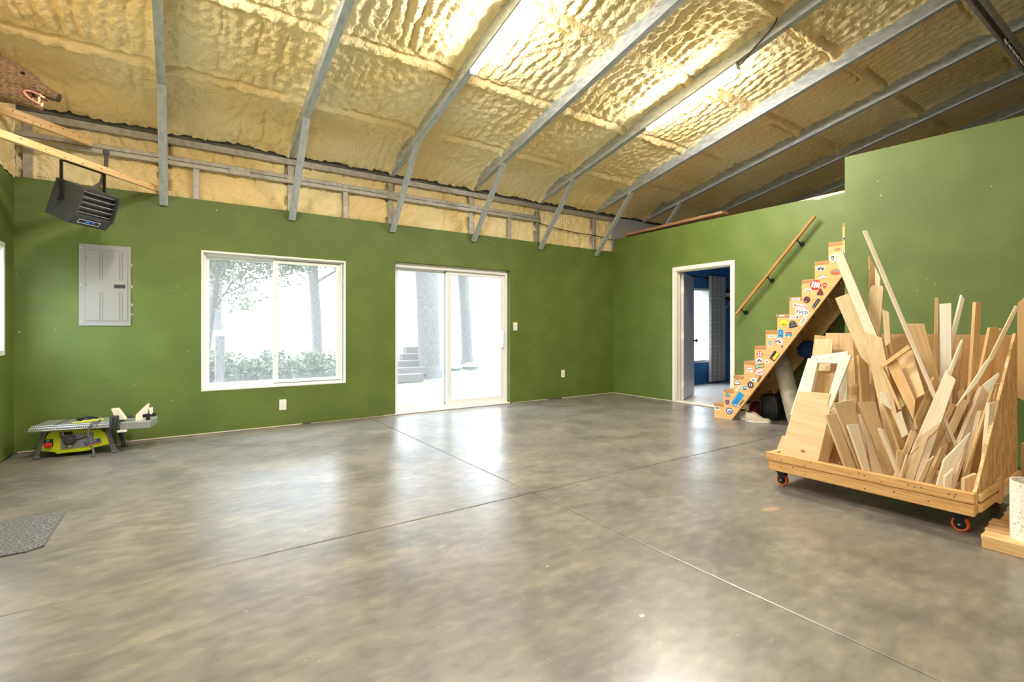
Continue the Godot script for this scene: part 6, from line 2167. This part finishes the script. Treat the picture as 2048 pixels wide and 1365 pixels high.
func scrap_list() -> Array:
	return [
		["tall birch plywood board with a dark knot leaning at the left front of the cart", "birch", 0.012, [Vector3(3.663, 0.683, -1.745), Vector3(3.664, 0.690, -1.535), Vector3(3.560, 0.185, -1.577), Vector3(3.560, 0.185, -1.833)]],
		["narrow plywood offcut peeking out left of the knotty birch board", "ply", 0.012, [Vector3(3.754, 0.329, -1.902), Vector3(3.753, 0.326, -1.874), Vector3(3.722, 0.185, -1.894), Vector3(3.722, 0.185, -1.941)]],
		["tan fibreboard strip standing right of the knotty birch board at the front rail", "brown", 0.006, [Vector3(3.816, 0.450, -1.629), Vector3(3.790, 0.365, -1.558), Vector3(3.735, 0.185, -1.583), Vector3(3.735, 0.185, -1.644)]],
		["plywood strip between the knotty birch board and the front fan of boards", "brown", 0.006, [Vector3(3.836, 0.354, -1.593), Vector3(3.830, 0.323, -1.538), Vector3(3.800, 0.182, -1.548), Vector3(3.800, 0.185, -1.608)]],
		["plywood sheet seen through the opening of the white wood frame", "brown", 0.009, [Vector3(3.948, 0.818, -1.758), Vector3(3.950, 0.824, -1.609), Vector3(3.754, 0.185, -1.582), Vector3(3.754, 0.185, -1.735)]],
		["small square plywood offcut between white wood frame and upright fin board", "brown", 0.012, [Vector3(3.989, 0.736, -1.545), Vector3(3.990, 0.741, -1.487), Vector3(3.872, 0.185, -1.503), Vector3(3.872, 0.185, -1.565)]],
		["large tan hardboard sheet standing behind the white wood frame", "brown", 0.006, [Vector3(4.199, 1.099, -1.793), Vector3(4.200, 1.100, -1.607), Vector3(3.885, 0.185, -1.440), Vector3(3.885, 0.185, -1.742)]],
		["pale plywood sheet with a rounded corner behind the frame's upper left", "ply", 0.006, [Vector3(4.096, 1.051, -1.824), Vector3(4.098, 1.057, -1.699), Vector3(3.820, 0.185, -1.653), Vector3(3.820, 0.185, -1.828)]],
		["brown sheet edge sticking out highest at the far left of the cart", "brown", 0.006, [Vector3(4.239, 1.082, -1.891), Vector3(4.238, 1.073, -1.801), Vector3(4.094, 0.185, -1.816), Vector3(4.094, 0.185, -1.941)]],
		["upright fin board with pale edge right of the white wood frame", "brown", 0.022, [Vector3(3.909, 0.948, -1.459), Vector3(3.967, 0.879, -1.418), Vector3(3.900, 0.185, -1.373), Vector3(3.866, 0.185, -1.392)]],
		["leftmost dark-faced board of the front fan of scraps", "ply", 0.022, [Vector3(3.578, 0.553, -1.526), Vector3(3.639, 0.563, -1.491), Vector3(3.662, 0.185, -1.371), Vector3(3.607, 0.185, -1.406)]],
		["short narrow board second from left in the front fan", "ply", 0.022, [Vector3(3.697, 0.439, -1.503), Vector3(3.715, 0.446, -1.493), Vector3(3.762, 0.185, -1.422), Vector3(3.727, 0.185, -1.444)]],
		["wide square-topped plywood board lit at its upper left in the front fan", "ply", 0.022, [Vector3(3.608, 0.632, -1.491), Vector3(3.721, 0.658, -1.417), Vector3(3.726, 0.185, -1.321), Vector3(3.676, 0.185, -1.357)]],
		["pale board with a triangle of light behind the front fan", "pale", 0.022, [Vector3(3.620, 0.501, -1.413), Vector3(3.677, 0.508, -1.372), Vector3(3.666, 0.185, -1.294), Vector3(3.635, 0.185, -1.317)]],
		["slim pale board standing in the middle of the front fan", "pale", 0.022, [Vector3(3.765, 0.559, -1.397), Vector3(3.782, 0.536, -1.377), Vector3(3.774, 0.185, -1.268), Vector3(3.723, 0.185, -1.304)]],
		["broad plywood board with light upper half and shaded lower half in the front fan", "ply", 0.022, [Vector3(3.747, 0.640, -1.394), Vector3(3.822, 0.645, -1.330), Vector3(3.802, 0.185, -1.214), Vector3(3.766, 0.185, -1.246)]],
		["rightmost board of the front fan with a bright top edge", "pale", 0.030, [Vector3(3.583, 0.515, -1.217), Vector3(3.605, 0.507, -1.204), Vector3(3.646, 0.185, -1.114), Vector3(3.637, 0.185, -1.119)]],
		["notched plywood piece above the front fan beneath the open box", "ply", 0.016, [Vector3(4.014, 0.857, -1.407), Vector3(4.011, 0.816, -1.371), Vector3(3.974, 0.586, -1.298), Vector3(3.986, 0.726, -1.400)]],
		["pale cut plywood face below the notched piece", "pale", 0.020, [Vector3(3.708, 0.723, -1.266), Vector3(3.721, 0.727, -1.242), Vector3(3.710, 0.610, -1.195), Vector3(3.694, 0.658, -1.254)]],
		["thin blade of plywood pointing up left of the open box", "pale", 0.006, [Vector3(3.961, 0.805, -1.348), Vector3(3.962, 0.798, -1.335), Vector3(3.938, 0.569, -1.237), Vector3(3.936, 0.574, -1.253)]],
		["long dark-edged board in the shade behind the front fan", "dark", 0.022, [Vector3(3.734, 0.641, -1.251), Vector3(3.760, 0.615, -1.228), Vector3(3.861, 0.185, -1.105), Vector3(3.813, 0.185, -1.142)]],
		["short thick block with pale top in the centre under the open box", "pale", 0.020, [Vector3(3.661, 0.596, -1.170), Vector3(3.686, 0.623, -1.146), Vector3(3.659, 0.489, -1.102), Vector3(3.637, 0.468, -1.124)]],
		["small dark wedge between the fan and the long splintered boards", "dark", 0.020, [Vector3(3.621, 0.374, -1.098), Vector3(3.625, 0.373, -1.092), Vector3(3.577, 0.185, -1.112), Vector3(3.568, 0.185, -1.127)]],
		["tiny layered plywood block at the foot of the splintered boards", "ply", 0.030, [Vector3(3.687, 0.370, -1.167), Vector3(3.701, 0.381, -1.144), Vector3(3.655, 0.185, -1.144), Vector3(3.644, 0.185, -1.166)]],
		["layered plywood stub leaning right near the cart centre", "ply", 0.030, [Vector3(3.775, 0.499, -1.121), Vector3(3.786, 0.489, -1.098), Vector3(3.702, 0.185, -1.166), Vector3(3.690, 0.185, -1.190)]],
		["long pine strip rising highest of all to the upper left", "pale", 0.024, [Vector3(3.862, 1.801, -1.415), Vector3(3.874, 1.803, -1.395), Vector3(3.854, 0.185, -0.837), Vector3(3.845, 0.185, -0.852)]],
		["wide brown hardboard with one lit corner beside the long pine strip", "brown", 0.009, [Vector3(4.094, 1.166, -1.252), Vector3(4.111, 1.165, -1.153), Vector3(3.962, 0.185, -0.902), Vector3(3.951, 0.185, -0.964)]],
		["second longest pale board leaning far to the upper left", "pale", 0.020, [Vector3(4.085, 1.706, -1.698), Vector3(4.084, 1.702, -1.627), Vector3(3.952, 0.185, -1.054), Vector3(3.952, 0.185, -1.115)]],
		["wide tan board under the second longest pale board", "ply", 0.012, [Vector3(4.132, 1.364, -1.700), Vector3(4.136, 1.397, -1.606), Vector3(3.962, 0.185, -1.121), Vector3(3.962, 0.185, -1.178)]],
		["plywood offcut with slanted top below the second longest board", "ply", 0.018, [Vector3(3.953, 1.114, -1.445), Vector3(3.947, 1.069, -1.336), Vector3(3.839, 0.185, -1.151), Vector3(3.839, 0.185, -1.241)]],
		["thin upright strip behind the rounded-top board", "ply", 0.008, [Vector3(4.208, 1.565, -1.514), Vector3(4.208, 1.567, -1.501), Vector3(4.024, 0.185, -1.459), Vector3(4.024, 0.185, -1.479)]],
		["tall upright plywood strip crossed by the long pine strip", "brown", 0.020, [Vector3(4.278, 1.683, -1.528), Vector3(4.288, 1.600, -1.496), Vector3(4.160, 0.185, -1.435), Vector3(4.144, 0.185, -1.461)]],
		["pale upright strip with a slanted tip behind the long pine strip", "pale", 0.010, [Vector3(4.223, 1.593, -1.473), Vector3(4.212, 1.506, -1.436), Vector3(4.050, 0.185, -1.370), Vector3(4.050, 0.185, -1.401)]],
		["rounded-top plywood board standing left of the long pine strip", "ply", 0.012, [Vector3(4.165, 1.447, -1.486), Vector3(4.164, 1.441, -1.399), Vector3(3.979, 0.185, -1.416), Vector3(3.979, 0.185, -1.462)]],
		["short bent plywood offcut with a pointed lower tip", "ply", 0.010, [Vector3(3.909, 1.263, -1.322), Vector3(3.913, 1.241, -1.284), Vector3(3.876, 1.037, -1.262), Vector3(3.866, 1.016, -1.290)]],
		["small shaded triangle of plywood below the bent offcut", "brown", 0.010, [Vector3(3.987, 1.034, -1.324), Vector3(3.988, 1.055, -1.299), Vector3(3.942, 0.185, -1.167), Vector3(3.942, 0.185, -1.208)]],
		["thin brown plywood strip left of the tall white board", "brown", 0.010, [Vector3(4.252, 1.344, -1.136), Vector3(4.256, 1.343, -1.115), Vector3(4.135, 0.185, -1.095), Vector3(4.131, 0.185, -1.122)]],
		["tall white painted board standing upright behind the cart centre", "white", 0.018, [Vector3(4.194, 1.296, -1.096), Vector3(4.203, 1.300, -1.038), Vector3(3.992, 0.185, -0.980), Vector3(3.985, 0.185, -1.030)]],
		["slim white strip leaning right beside the tall white board", "white", 0.020, [Vector3(4.235, 1.353, -0.993), Vector3(4.245, 1.327, -0.979), Vector3(4.018, 0.185, -1.142), Vector3(4.004, 0.185, -1.157)]],
		["small brown square offcut behind the slim blade right of the tall white board", "brown", 0.010, [Vector3(4.296, 1.086, -1.030), Vector3(4.294, 1.067, -0.993), Vector3(4.187, 0.185, -1.065), Vector3(4.187, 0.185, -1.105)]],
		["narrow pale blade pointing up to the right of the tall white board", "pale", 0.020, [Vector3(3.911, 1.064, -0.916), Vector3(3.916, 1.064, -0.908), Vector3(3.842, 0.852, -0.946), Vector3(3.838, 0.871, -0.960)]],
		["tall brown board with pale right face against the back panel", "pine", 0.022, [Vector3(4.189, 1.300, -0.914), Vector3(4.221, 1.300, -0.894), Vector3(4.091, 0.185, -0.907), Vector3(4.045, 0.185, -0.935)]],
		["pine board with a torn top corner near the back panel's right end", "pine", 0.022, [Vector3(4.299, 1.138, -0.869), Vector3(4.366, 1.138, -0.818), Vector3(4.080, 0.185, -0.956), Vector3(4.061, 0.185, -0.971)]],
		["long thin strip leaning right over the back panel to the strand board side", "ply", 0.020, [Vector3(4.037, 1.266, -0.708), Vector3(4.043, 1.258, -0.694), Vector3(3.945, 0.950, -0.784), Vector3(3.923, 0.914, -0.814)]],
		["pale splintered strip continuing below the long right-leaning strip", "pale", 0.020, [Vector3(3.855, 0.952, -0.792), Vector3(3.865, 0.960, -0.774), Vector3(3.815, 0.815, -0.824), Vector3(3.752, 0.677, -0.903)]],
		["short brown offcut standing behind the splintered boards", "brown", 0.020, [Vector3(4.099, 0.730, -0.974), Vector3(4.118, 0.752, -0.953), Vector3(3.999, 0.185, -0.925), Vector3(3.985, 0.185, -0.947)]],
		["small grey-brown square offcut behind the broad splintered board", "brown", 0.020, [Vector3(4.155, 0.824, -1.023), Vector3(4.156, 0.831, -0.984), Vector3(4.045, 0.185, -1.007), Vector3(4.045, 0.185, -1.026)]],
		["broad splintered board leaning right across the cart centre", "pale", 0.020, [Vector3(3.867, 0.880, -0.979), Vector3(3.861, 0.822, -0.932), Vector3(3.710, 0.185, -1.061), Vector3(3.695, 0.185, -1.165)]],
		["board with bright narrow edge propped before the brown hardboard", "brown", 0.024, [Vector3(3.999, 0.822, -1.070), Vector3(4.003, 0.774, -1.055), Vector3(3.835, 0.497, -1.109), Vector3(3.839, 0.546, -1.119)]],
		["block-ended board lying across the splintered board", "ply", 0.020, [Vector3(3.718, 0.468, -1.073), Vector3(3.765, 0.580, -0.972), Vector3(3.748, 0.529, -0.986), Vector3(3.681, 0.358, -1.103)]],
		["layered-edge board at the lower centre of the front row", "ply", 0.030, [Vector3(3.641, 0.433, -1.043), Vector3(3.658, 0.505, -1.002), Vector3(3.605, 0.185, -1.072), Vector3(3.596, 0.185, -1.125)]],
		["brown board edge-on behind the layered-edge board", "dark", 0.022, [Vector3(4.013, 0.660, -0.988), Vector3(4.028, 0.657, -0.970), Vector3(3.759, 0.185, -1.077), Vector3(3.731, 0.185, -1.108)]],
		["thick layered block with pale top leaning right in the middle", "ply", 0.030, [Vector3(4.033, 0.683, -0.950), Vector3(4.059, 0.690, -0.912), Vector3(3.831, 0.185, -1.036), Vector3(3.805, 0.185, -1.079)]],
		["wide pale-faced board leaning right before the strand board side", "pale", 0.030, [Vector3(4.141, 0.772, -0.874), Vector3(4.211, 0.784, -0.829), Vector3(3.791, 0.185, -0.923), Vector3(3.728, 0.185, -0.967)]],
		["pale blade tip above the wide pale-faced board", "pale", 0.020, [Vector3(3.955, 0.873, -0.764), Vector3(3.954, 0.859, -0.758), Vector3(3.894, 0.752, -0.791), Vector3(3.894, 0.799, -0.819)]],
		["small brown strip squeezed behind the wide pale-faced board", "brown", 0.020, [Vector3(3.982, 0.800, -0.787), Vector3(3.993, 0.807, -0.777), Vector3(3.738, 0.185, -0.879), Vector3(3.728, 0.185, -0.889)]],
		["brown strip next to the strand board side near its sloping edge", "brown", 0.020, [Vector3(4.106, 0.795, -0.800), Vector3(4.116, 0.800, -0.790), Vector3(4.001, 0.185, -0.836), Vector3(3.992, 0.185, -0.845)]],
		["short pale board right beside the strand board side", "pale", 0.022, [Vector3(3.888, 0.697, -0.789), Vector3(3.922, 0.702, -0.768), Vector3(3.788, 0.185, -0.794), Vector3(3.776, 0.185, -0.801)]],
		["board with brown edge and pale face rising from the front right", "pale", 0.026, [Vector3(3.999, 0.633, -0.850), Vector3(4.028, 0.635, -0.835), Vector3(3.763, 0.185, -0.867), Vector3(3.745, 0.185, -0.877)]],
		["large pale angular board leaning right at the front right", "pale", 0.022, [Vector3(3.660, 0.368, -0.936), Vector3(3.760, 0.532, -0.843), Vector3(3.622, 0.185, -0.921), Vector3(3.597, 0.185, -0.961)]],
		["brown board edge rising behind the large pale angular board", "dark", 0.024, [Vector3(3.760, 0.421, -0.971), Vector3(3.794, 0.429, -0.949), Vector3(3.622, 0.185, -0.998), Vector3(3.603, 0.185, -1.011)]],
		["light brown offcut left of the large pale angular board", "ply", 0.020, [Vector3(3.624, 0.344, -1.006), Vector3(3.648, 0.384, -0.977), Vector3(3.587, 0.185, -1.028), Vector3(3.573, 0.185, -1.050)]],
		["narrow board with white face right of the large pale angular board", "pale", 0.022, [Vector3(3.820, 0.420, -0.884), Vector3(3.840, 0.421, -0.873), Vector3(3.711, 0.185, -0.902), Vector3(3.694, 0.185, -0.912)]],
		["small low offcut before the large pale angular board", "pale", 0.020, [Vector3(3.578, 0.292, -0.911), Vector3(3.606, 0.339, -0.881), Vector3(3.584, 0.185, -0.887), Vector3(3.566, 0.185, -0.910)]],
		["low block with sawn end grain inside the front right corner", "ply", 0.022, [Vector3(3.602, 0.296, -0.833), Vector3(3.661, 0.325, -0.795), Vector3(3.633, 0.185, -0.788), Vector3(3.580, 0.185, -0.828)]],
	]

func box_assembly() -> void:
	var o := thing("wood_box", "shallow open wooden box tipped among the scraps in the cart centre", "box")
	for q in [
		["side_panel", "pine", 0.016, [Vector3(3.888, 0.900, -1.293), Vector3(3.904, 0.929, -1.237), Vector3(3.848, 0.682, -1.124), Vector3(3.812, 0.555, -1.124)]],
		["bottom_panel", "birch", 0.010, [Vector3(3.960, 0.910, -1.250), Vector3(3.976, 0.993, -1.180), Vector3(3.888, 0.720, -1.088), Vector3(3.882, 0.683, -1.131)]],
		["rim", "pine", 0.016, [Vector3(3.860, 0.887, -1.317), Vector3(3.900, 1.028, -1.176), Vector3(3.894, 1.004, -1.161), Vector3(3.856, 0.873, -1.299)]],
		["rim", "dark", 0.016, [Vector3(3.912, 0.878, -1.333), Vector3(3.911, 0.873, -1.318), Vector3(3.835, 0.608, -1.188), Vector3(3.835, 0.609, -1.208)]],
		["inner_panel", "dark", 0.008, [Vector3(3.990, 0.865, -1.344), Vector3(4.029, 1.000, -1.202), Vector3(3.945, 0.709, -1.157), Vector3(3.914, 0.601, -1.219)]],
	]:
		var g := board_at(q[3])
		var s := st()
		prism(s, g[1], q[2], Transform3D(Basis.IDENTITY, Vector3(0, 0, -q[2])), 0.001)
		var p := obj(q[0], s, M[q[1]], o)
		p.transform = g[0]

func wood_frames() -> void:
	for q in [
		["pale plywood frame with a cut-out opening leaning over the knotty birch board", [Vector3(3.851, 0.911, -1.765), Vector3(3.859, 0.949, -1.484), Vector3(3.778, 0.568, -1.582), Vector3(3.761, 0.489, -1.850)], [Vector3(3.846, 0.885, -1.697), Vector3(3.846, 0.886, -1.563), Vector3(3.785, 0.600, -1.612), Vector3(3.783, 0.589, -1.731)]],
		["second pale plywood frame mostly hidden behind the first frame", [Vector3(3.908, 0.925, -1.767), Vector3(3.918, 0.972, -1.530), Vector3(3.827, 0.542, -1.504), Vector3(3.812, 0.474, -1.812)], [Vector3(3.898, 0.876, -1.712), Vector3(3.902, 0.894, -1.567), Vector3(3.839, 0.599, -1.558), Vector3(3.840, 0.602, -1.742)]],
	]:
		var g := board_at(q[1])
		var b: Transform3D = g[0]
		var inner := PackedVector2Array()
		for v in q[2]:
			var l: Vector3 = b.affine_inverse() * (v as Vector3)
			inner.append(Vector2(l.x, l.y))
		var s := st()
		ring(s, g[1], inner, 0.018, Transform3D(Basis.IDENTITY, Vector3(0, 0, -0.018)))
		var o := obj("plywood_cutout", s, M.white)
		o.transform = b
		tag(o, q[0], "wood scrap", "wood scraps in the rolling cart")
		s = st()
		for i in 14:
			var a: Vector2 = g[1][i % 4]
			var e: Vector2 = g[1][(i + 1) % 4]
			var m: Vector2 = inner[i % 4].lerp(inner[(i + 1) % 4], 0.15 + 0.05 * i)
			var p := a.lerp(e, 0.15 + 0.05 * i).lerp(m, 0.4 + 0.1 * sin(i * 3.0))
			cyl(s, Vector3(p.x, p.y, -0.0002), Vector3(p.x, p.y, 0.0007), 0.0028, 6)
		obj("nail_hole", s, M.knot, o)

# ---------------------------------------------------------------- right edge
func build_right_edge() -> void:
	# pallet
	var p := thing("wood_pallet", "low pallet of pale boards at the lower right edge", "pallet", Vector3(3.43, 0, -0.73))
	for i in 3:
		var s := st()
		span(s, Vector3(0.0, 0.0, 0.02 + 0.5 * i), Vector3(1.0, 0.038, 0.06 + 0.5 * i), 0.003)
		obj("runner", s, along_x("pine"), p)
	for i in 8:
		var s := st()
		var x := 0.0 + 0.128 * i
		span(s, Vector3(x, 0.0385, 0.0 - 0.012 * (i % 3)), Vector3(x + 0.094, 0.066, 1.15), 0.004)
		obj("deck_board", s, along_z("fir"), p)
	var s := st()
	span(s, Vector3(-0.012, 0.0, 0.006), Vector3(0.0, 0.062, 1.14), 0.002)
	obj("front_board", s, along_z("pine"), p)
	# paper tube
	s = st()
	lathe(s, [Vector2(0.094, 0.0), Vector2(0.10, 0.0), Vector2(0.10, 0.29), Vector2(0.094, 0.29), Vector2(0.094, 0.0)], 40)
	var o := obj("cardboard_tube", s, M.speckled_paper)
	o.position = Vector3(3.555, 0.066, -0.545)
	tag(o, "cream tube with brown specks standing on the pallet", "tube")
	# big leaning sheet
	s = st()
	prism(s, PackedVector2Array([Vector2(-0.87, 0.64), Vector2(-0.865, 1.315), Vector2(-0.80, 1.40), Vector2(0.30, 2.20), Vector2(1.25, 1.25), Vector2(0.55, 0.0), Vector2(0.18, 0.0)]), 0.006, side_xf(0.0))
	o = obj("hardboard_sheet", s, M.hardboard)
	o.position = Vector3(4.96, 0.004, -0.01)
	o.rotation.z = deg_to_rad(-4.0)
	tag(o, "large tan hardboard sheet leaning at the right edge beyond the cart", "sheet")
	# closed box behind
	var bx := thing("carton", "brown closed carton on the floor behind the cart's right end", "box", Vector3(4.68, 0, -0.52))
	obj("case", one_box(Vector3(0.30, 0.385, 0.50), 0.004, Vector3(0, 0.1925, 0)), M.cardboard, bx)
	obj("tape", one_box(Vector3(0.06, 0.002, 0.504), 0.0, Vector3(0, 0.3852, 0)), M.ink_tan, bx)
	# carpet tile
	s = st()
	prism(s, PackedVector2Array([Vector2(-0.31, -0.312), Vector2(0.24, -0.312), Vector2(0.305, -0.27), Vector2(0.305, 0.31), Vector2(-0.31, 0.31)]), 0.008, Transform3D(Basis(Vector3.RIGHT, Vector3(0, 0, -1), Vector3.UP), Vector3.ZERO), 0.002)
	o = obj("carpet_tile", s, M.carpet_tile)
	o.position = Vector3(-0.885, 0.0005, -3.722)
	tag(o, "grey square of carpet on the concrete at the left edge", "mat")

# ---------------------------------------------------------------- under the stair
func shoe_mesh(l: float) -> Array:
	var up := sheet(16, 22, func(i: int, j: int):
		var t := j / 22.0
		var a := PI * i / 16.0
		var w := 0.036 + 0.012 * sin(PI * clampf(t * 1.15, 0, 1)) - 0.022 * smoothstep(0.9, 1.0, t)
		var h := 0.112 - 0.075 * smoothstep(0.25, 0.8, t) - 0.02 * smoothstep(0.92, 1.0, t)
		h -= 0.012 * exp(-pow((t - 0.14) / 0.1, 2.0))
		return Vector3(cos(a) * w * (1.0 - 0.25 * pow(sin(a), 2.0)), 0.022 + sin(a) * h, lerpf(-l * 0.5, l * 0.5, t)))
	var sole := st()
	var out := PackedVector2Array()
	for k in 24:
		var t := k / 12.0
		var z := lerpf(-0.5, 0.5, t if k < 12 else 2.0 - t)
		var w := (0.040 + 0.010 * sin(PI * (z + 0.5) * 1.05)) * sqrt(maxf(0.02, 1.0 - pow(absf(z) * 2.0, 6.0)))
		out.append(Vector2(w if k < 12 else -w, z * l * 1.03))
	prism(sole, out, 0.026, Transform3D(Basis(Vector3.RIGHT, Vector3(0, 0, 1), Vector3(0, -1, 0)), Vector3(0, 0.026, 0)), 0.004)
	return [up, sole]

func build_under_stair() -> void:
	var spots := [[Vector3(5.86, 0, -3.35), 0.35, "beige running shoe under the stair, the farther of the pair"], [Vector3(5.80, 0, -3.225), 0.48, "beige running shoe under the stair, the nearer of the pair"]]
	for q in spots:
		var t := thing("shoe", q[2], "shoe", q[0], q[1], "pair of running shoes under the stair")
		var m := shoe_mesh(0.27)
		obj("upper", m[0], M.shoe, t)
		obj("sole", m[1], M.shoe_sole, t)
		var s := st()
		for i in 4:
			var z := -0.02 + 0.022 * i
			var y := 0.104 - 0.014 * i
			tube(s, [Vector3(-0.022, y - 0.01, z), Vector3(0, y + 0.003, z + 0.004), Vector3(0.022, y - 0.01, z)], 0.003, 5)
		obj("laces", s, M.plate_white, t)
		s = st()
		lathe(s, ball(1.0, 6), 14, Transform3D(Basis.from_scale(Vector3(0.024, 0.006, 0.045)), Vector3(0, 0.124, -0.085)))
		obj("opening", s, M.black_plastic, t)
	# sonotube
	var s := st()
	lathe(s, [Vector2(0.086, 0.0), Vector2(0.095, 0.0), Vector2(0.095, 0.78), Vector2(0.086, 0.78), Vector2(0.086, 0.0)], 36)
	var o := obj("cardboard_tube", s, M.tube_card)
	var y := (Vector3(6.06, 0.80, -3.10) - Vector3(6.06, 0.025, -2.90)).normalized()
	var x := Vector3.RIGHT
	o.transform = Transform3D(Basis(x, y, x.cross(y)), Vector3(6.06, 0.025, -2.90))
	tag(o, "thick grey-beige cardboard tube leaning under the stair", "tube")
	# backpack
	var b := thing("backpack", "black backpack standing on the floor under the stair", "backpack", Vector3(6.10, 0, -3.24), deg_to_rad(-80.0))
	var body := sheet(28, 18, func(i: int, j: int):
		var a := TAU * i / 28.0
		var v := PI * j / 18.0 - PI * 0.5
		var p := Vector3(signf(cos(a)) * pow(absf(cos(a)), 0.55) * pow(cos(v), 0.45), signf(sin(v)) * pow(absf(sin(v)), 0.7), signf(sin(a)) * pow(absf(sin(a)), 0.55) * pow(cos(v), 0.45))
		return Vector3(p.x * 0.115, 0.165 + p.y * 0.165, p.z * 0.075), true)
	obj("body", body, M.black_plastic, b)
	s = st()
	tube(s, curve([Vector3(-0.02, 0.325, 0), Vector3(-0.015, 0.355, 0), Vector3(0.015, 0.355, 0), Vector3(0.02, 0.325, 0)], 5), 0.006, 6)
	obj("loop", s, M.black_plastic, b)
	s = st()
	tube(s, curve([Vector3(-0.09, 0.10, 0.062), Vector3(-0.085, 0.24, 0.064), Vector3(0.0, 0.285, 0.066), Vector3(0.085, 0.24, 0.064), Vector3(0.09, 0.10, 0.062)], 6), 0.004, 6)
	obj("zipper", s, M.grey_plastic, b)
	# red bag
	s = st()
	lathe(s, [Vector2(0, 0), Vector2(0.085, 0.004), Vector2(0.10, 0.04), Vector2(0.095, 0.12), Vector2(0.07, 0.18), Vector2(0.03, 0.20), Vector2(0, 0.205)], 22)
	o = obj("red_bag", s, M.dark_red)
	o.position = Vector3(6.16, 0.0, -3.44)
	o.scale = Vector3(0.9, 1.0, 1.0)
	tag(o, "dark red cloth bag slumped behind the shoes under the stair", "bag")
	# fleece hung under the treads
	var fn := noise(88, 1.9)
	var fl := sheet(64, 36, func(i: int, j: int):
		var a := TAU * i / 64.0
		var v := PI * j / 36.0 - PI * 0.5
		var d := Vector3(cos(a) * cos(v), sin(v), sin(a) * cos(v))
		var r := 1.0 + 0.20 * fn.get_noise_3dv(d) + 0.14 * fn.get_noise_3dv(d * 3.3)
		return d * r * Vector3(0.10, 0.105, 0.10), true)
	o = obj("blue_fleece", fl, M.fleece_blue)
	o.position = Vector3(6.16, 0.885, -2.82)
	tag(o, "bunched dark blue fleece tucked under the stair above the tube", "cloth")
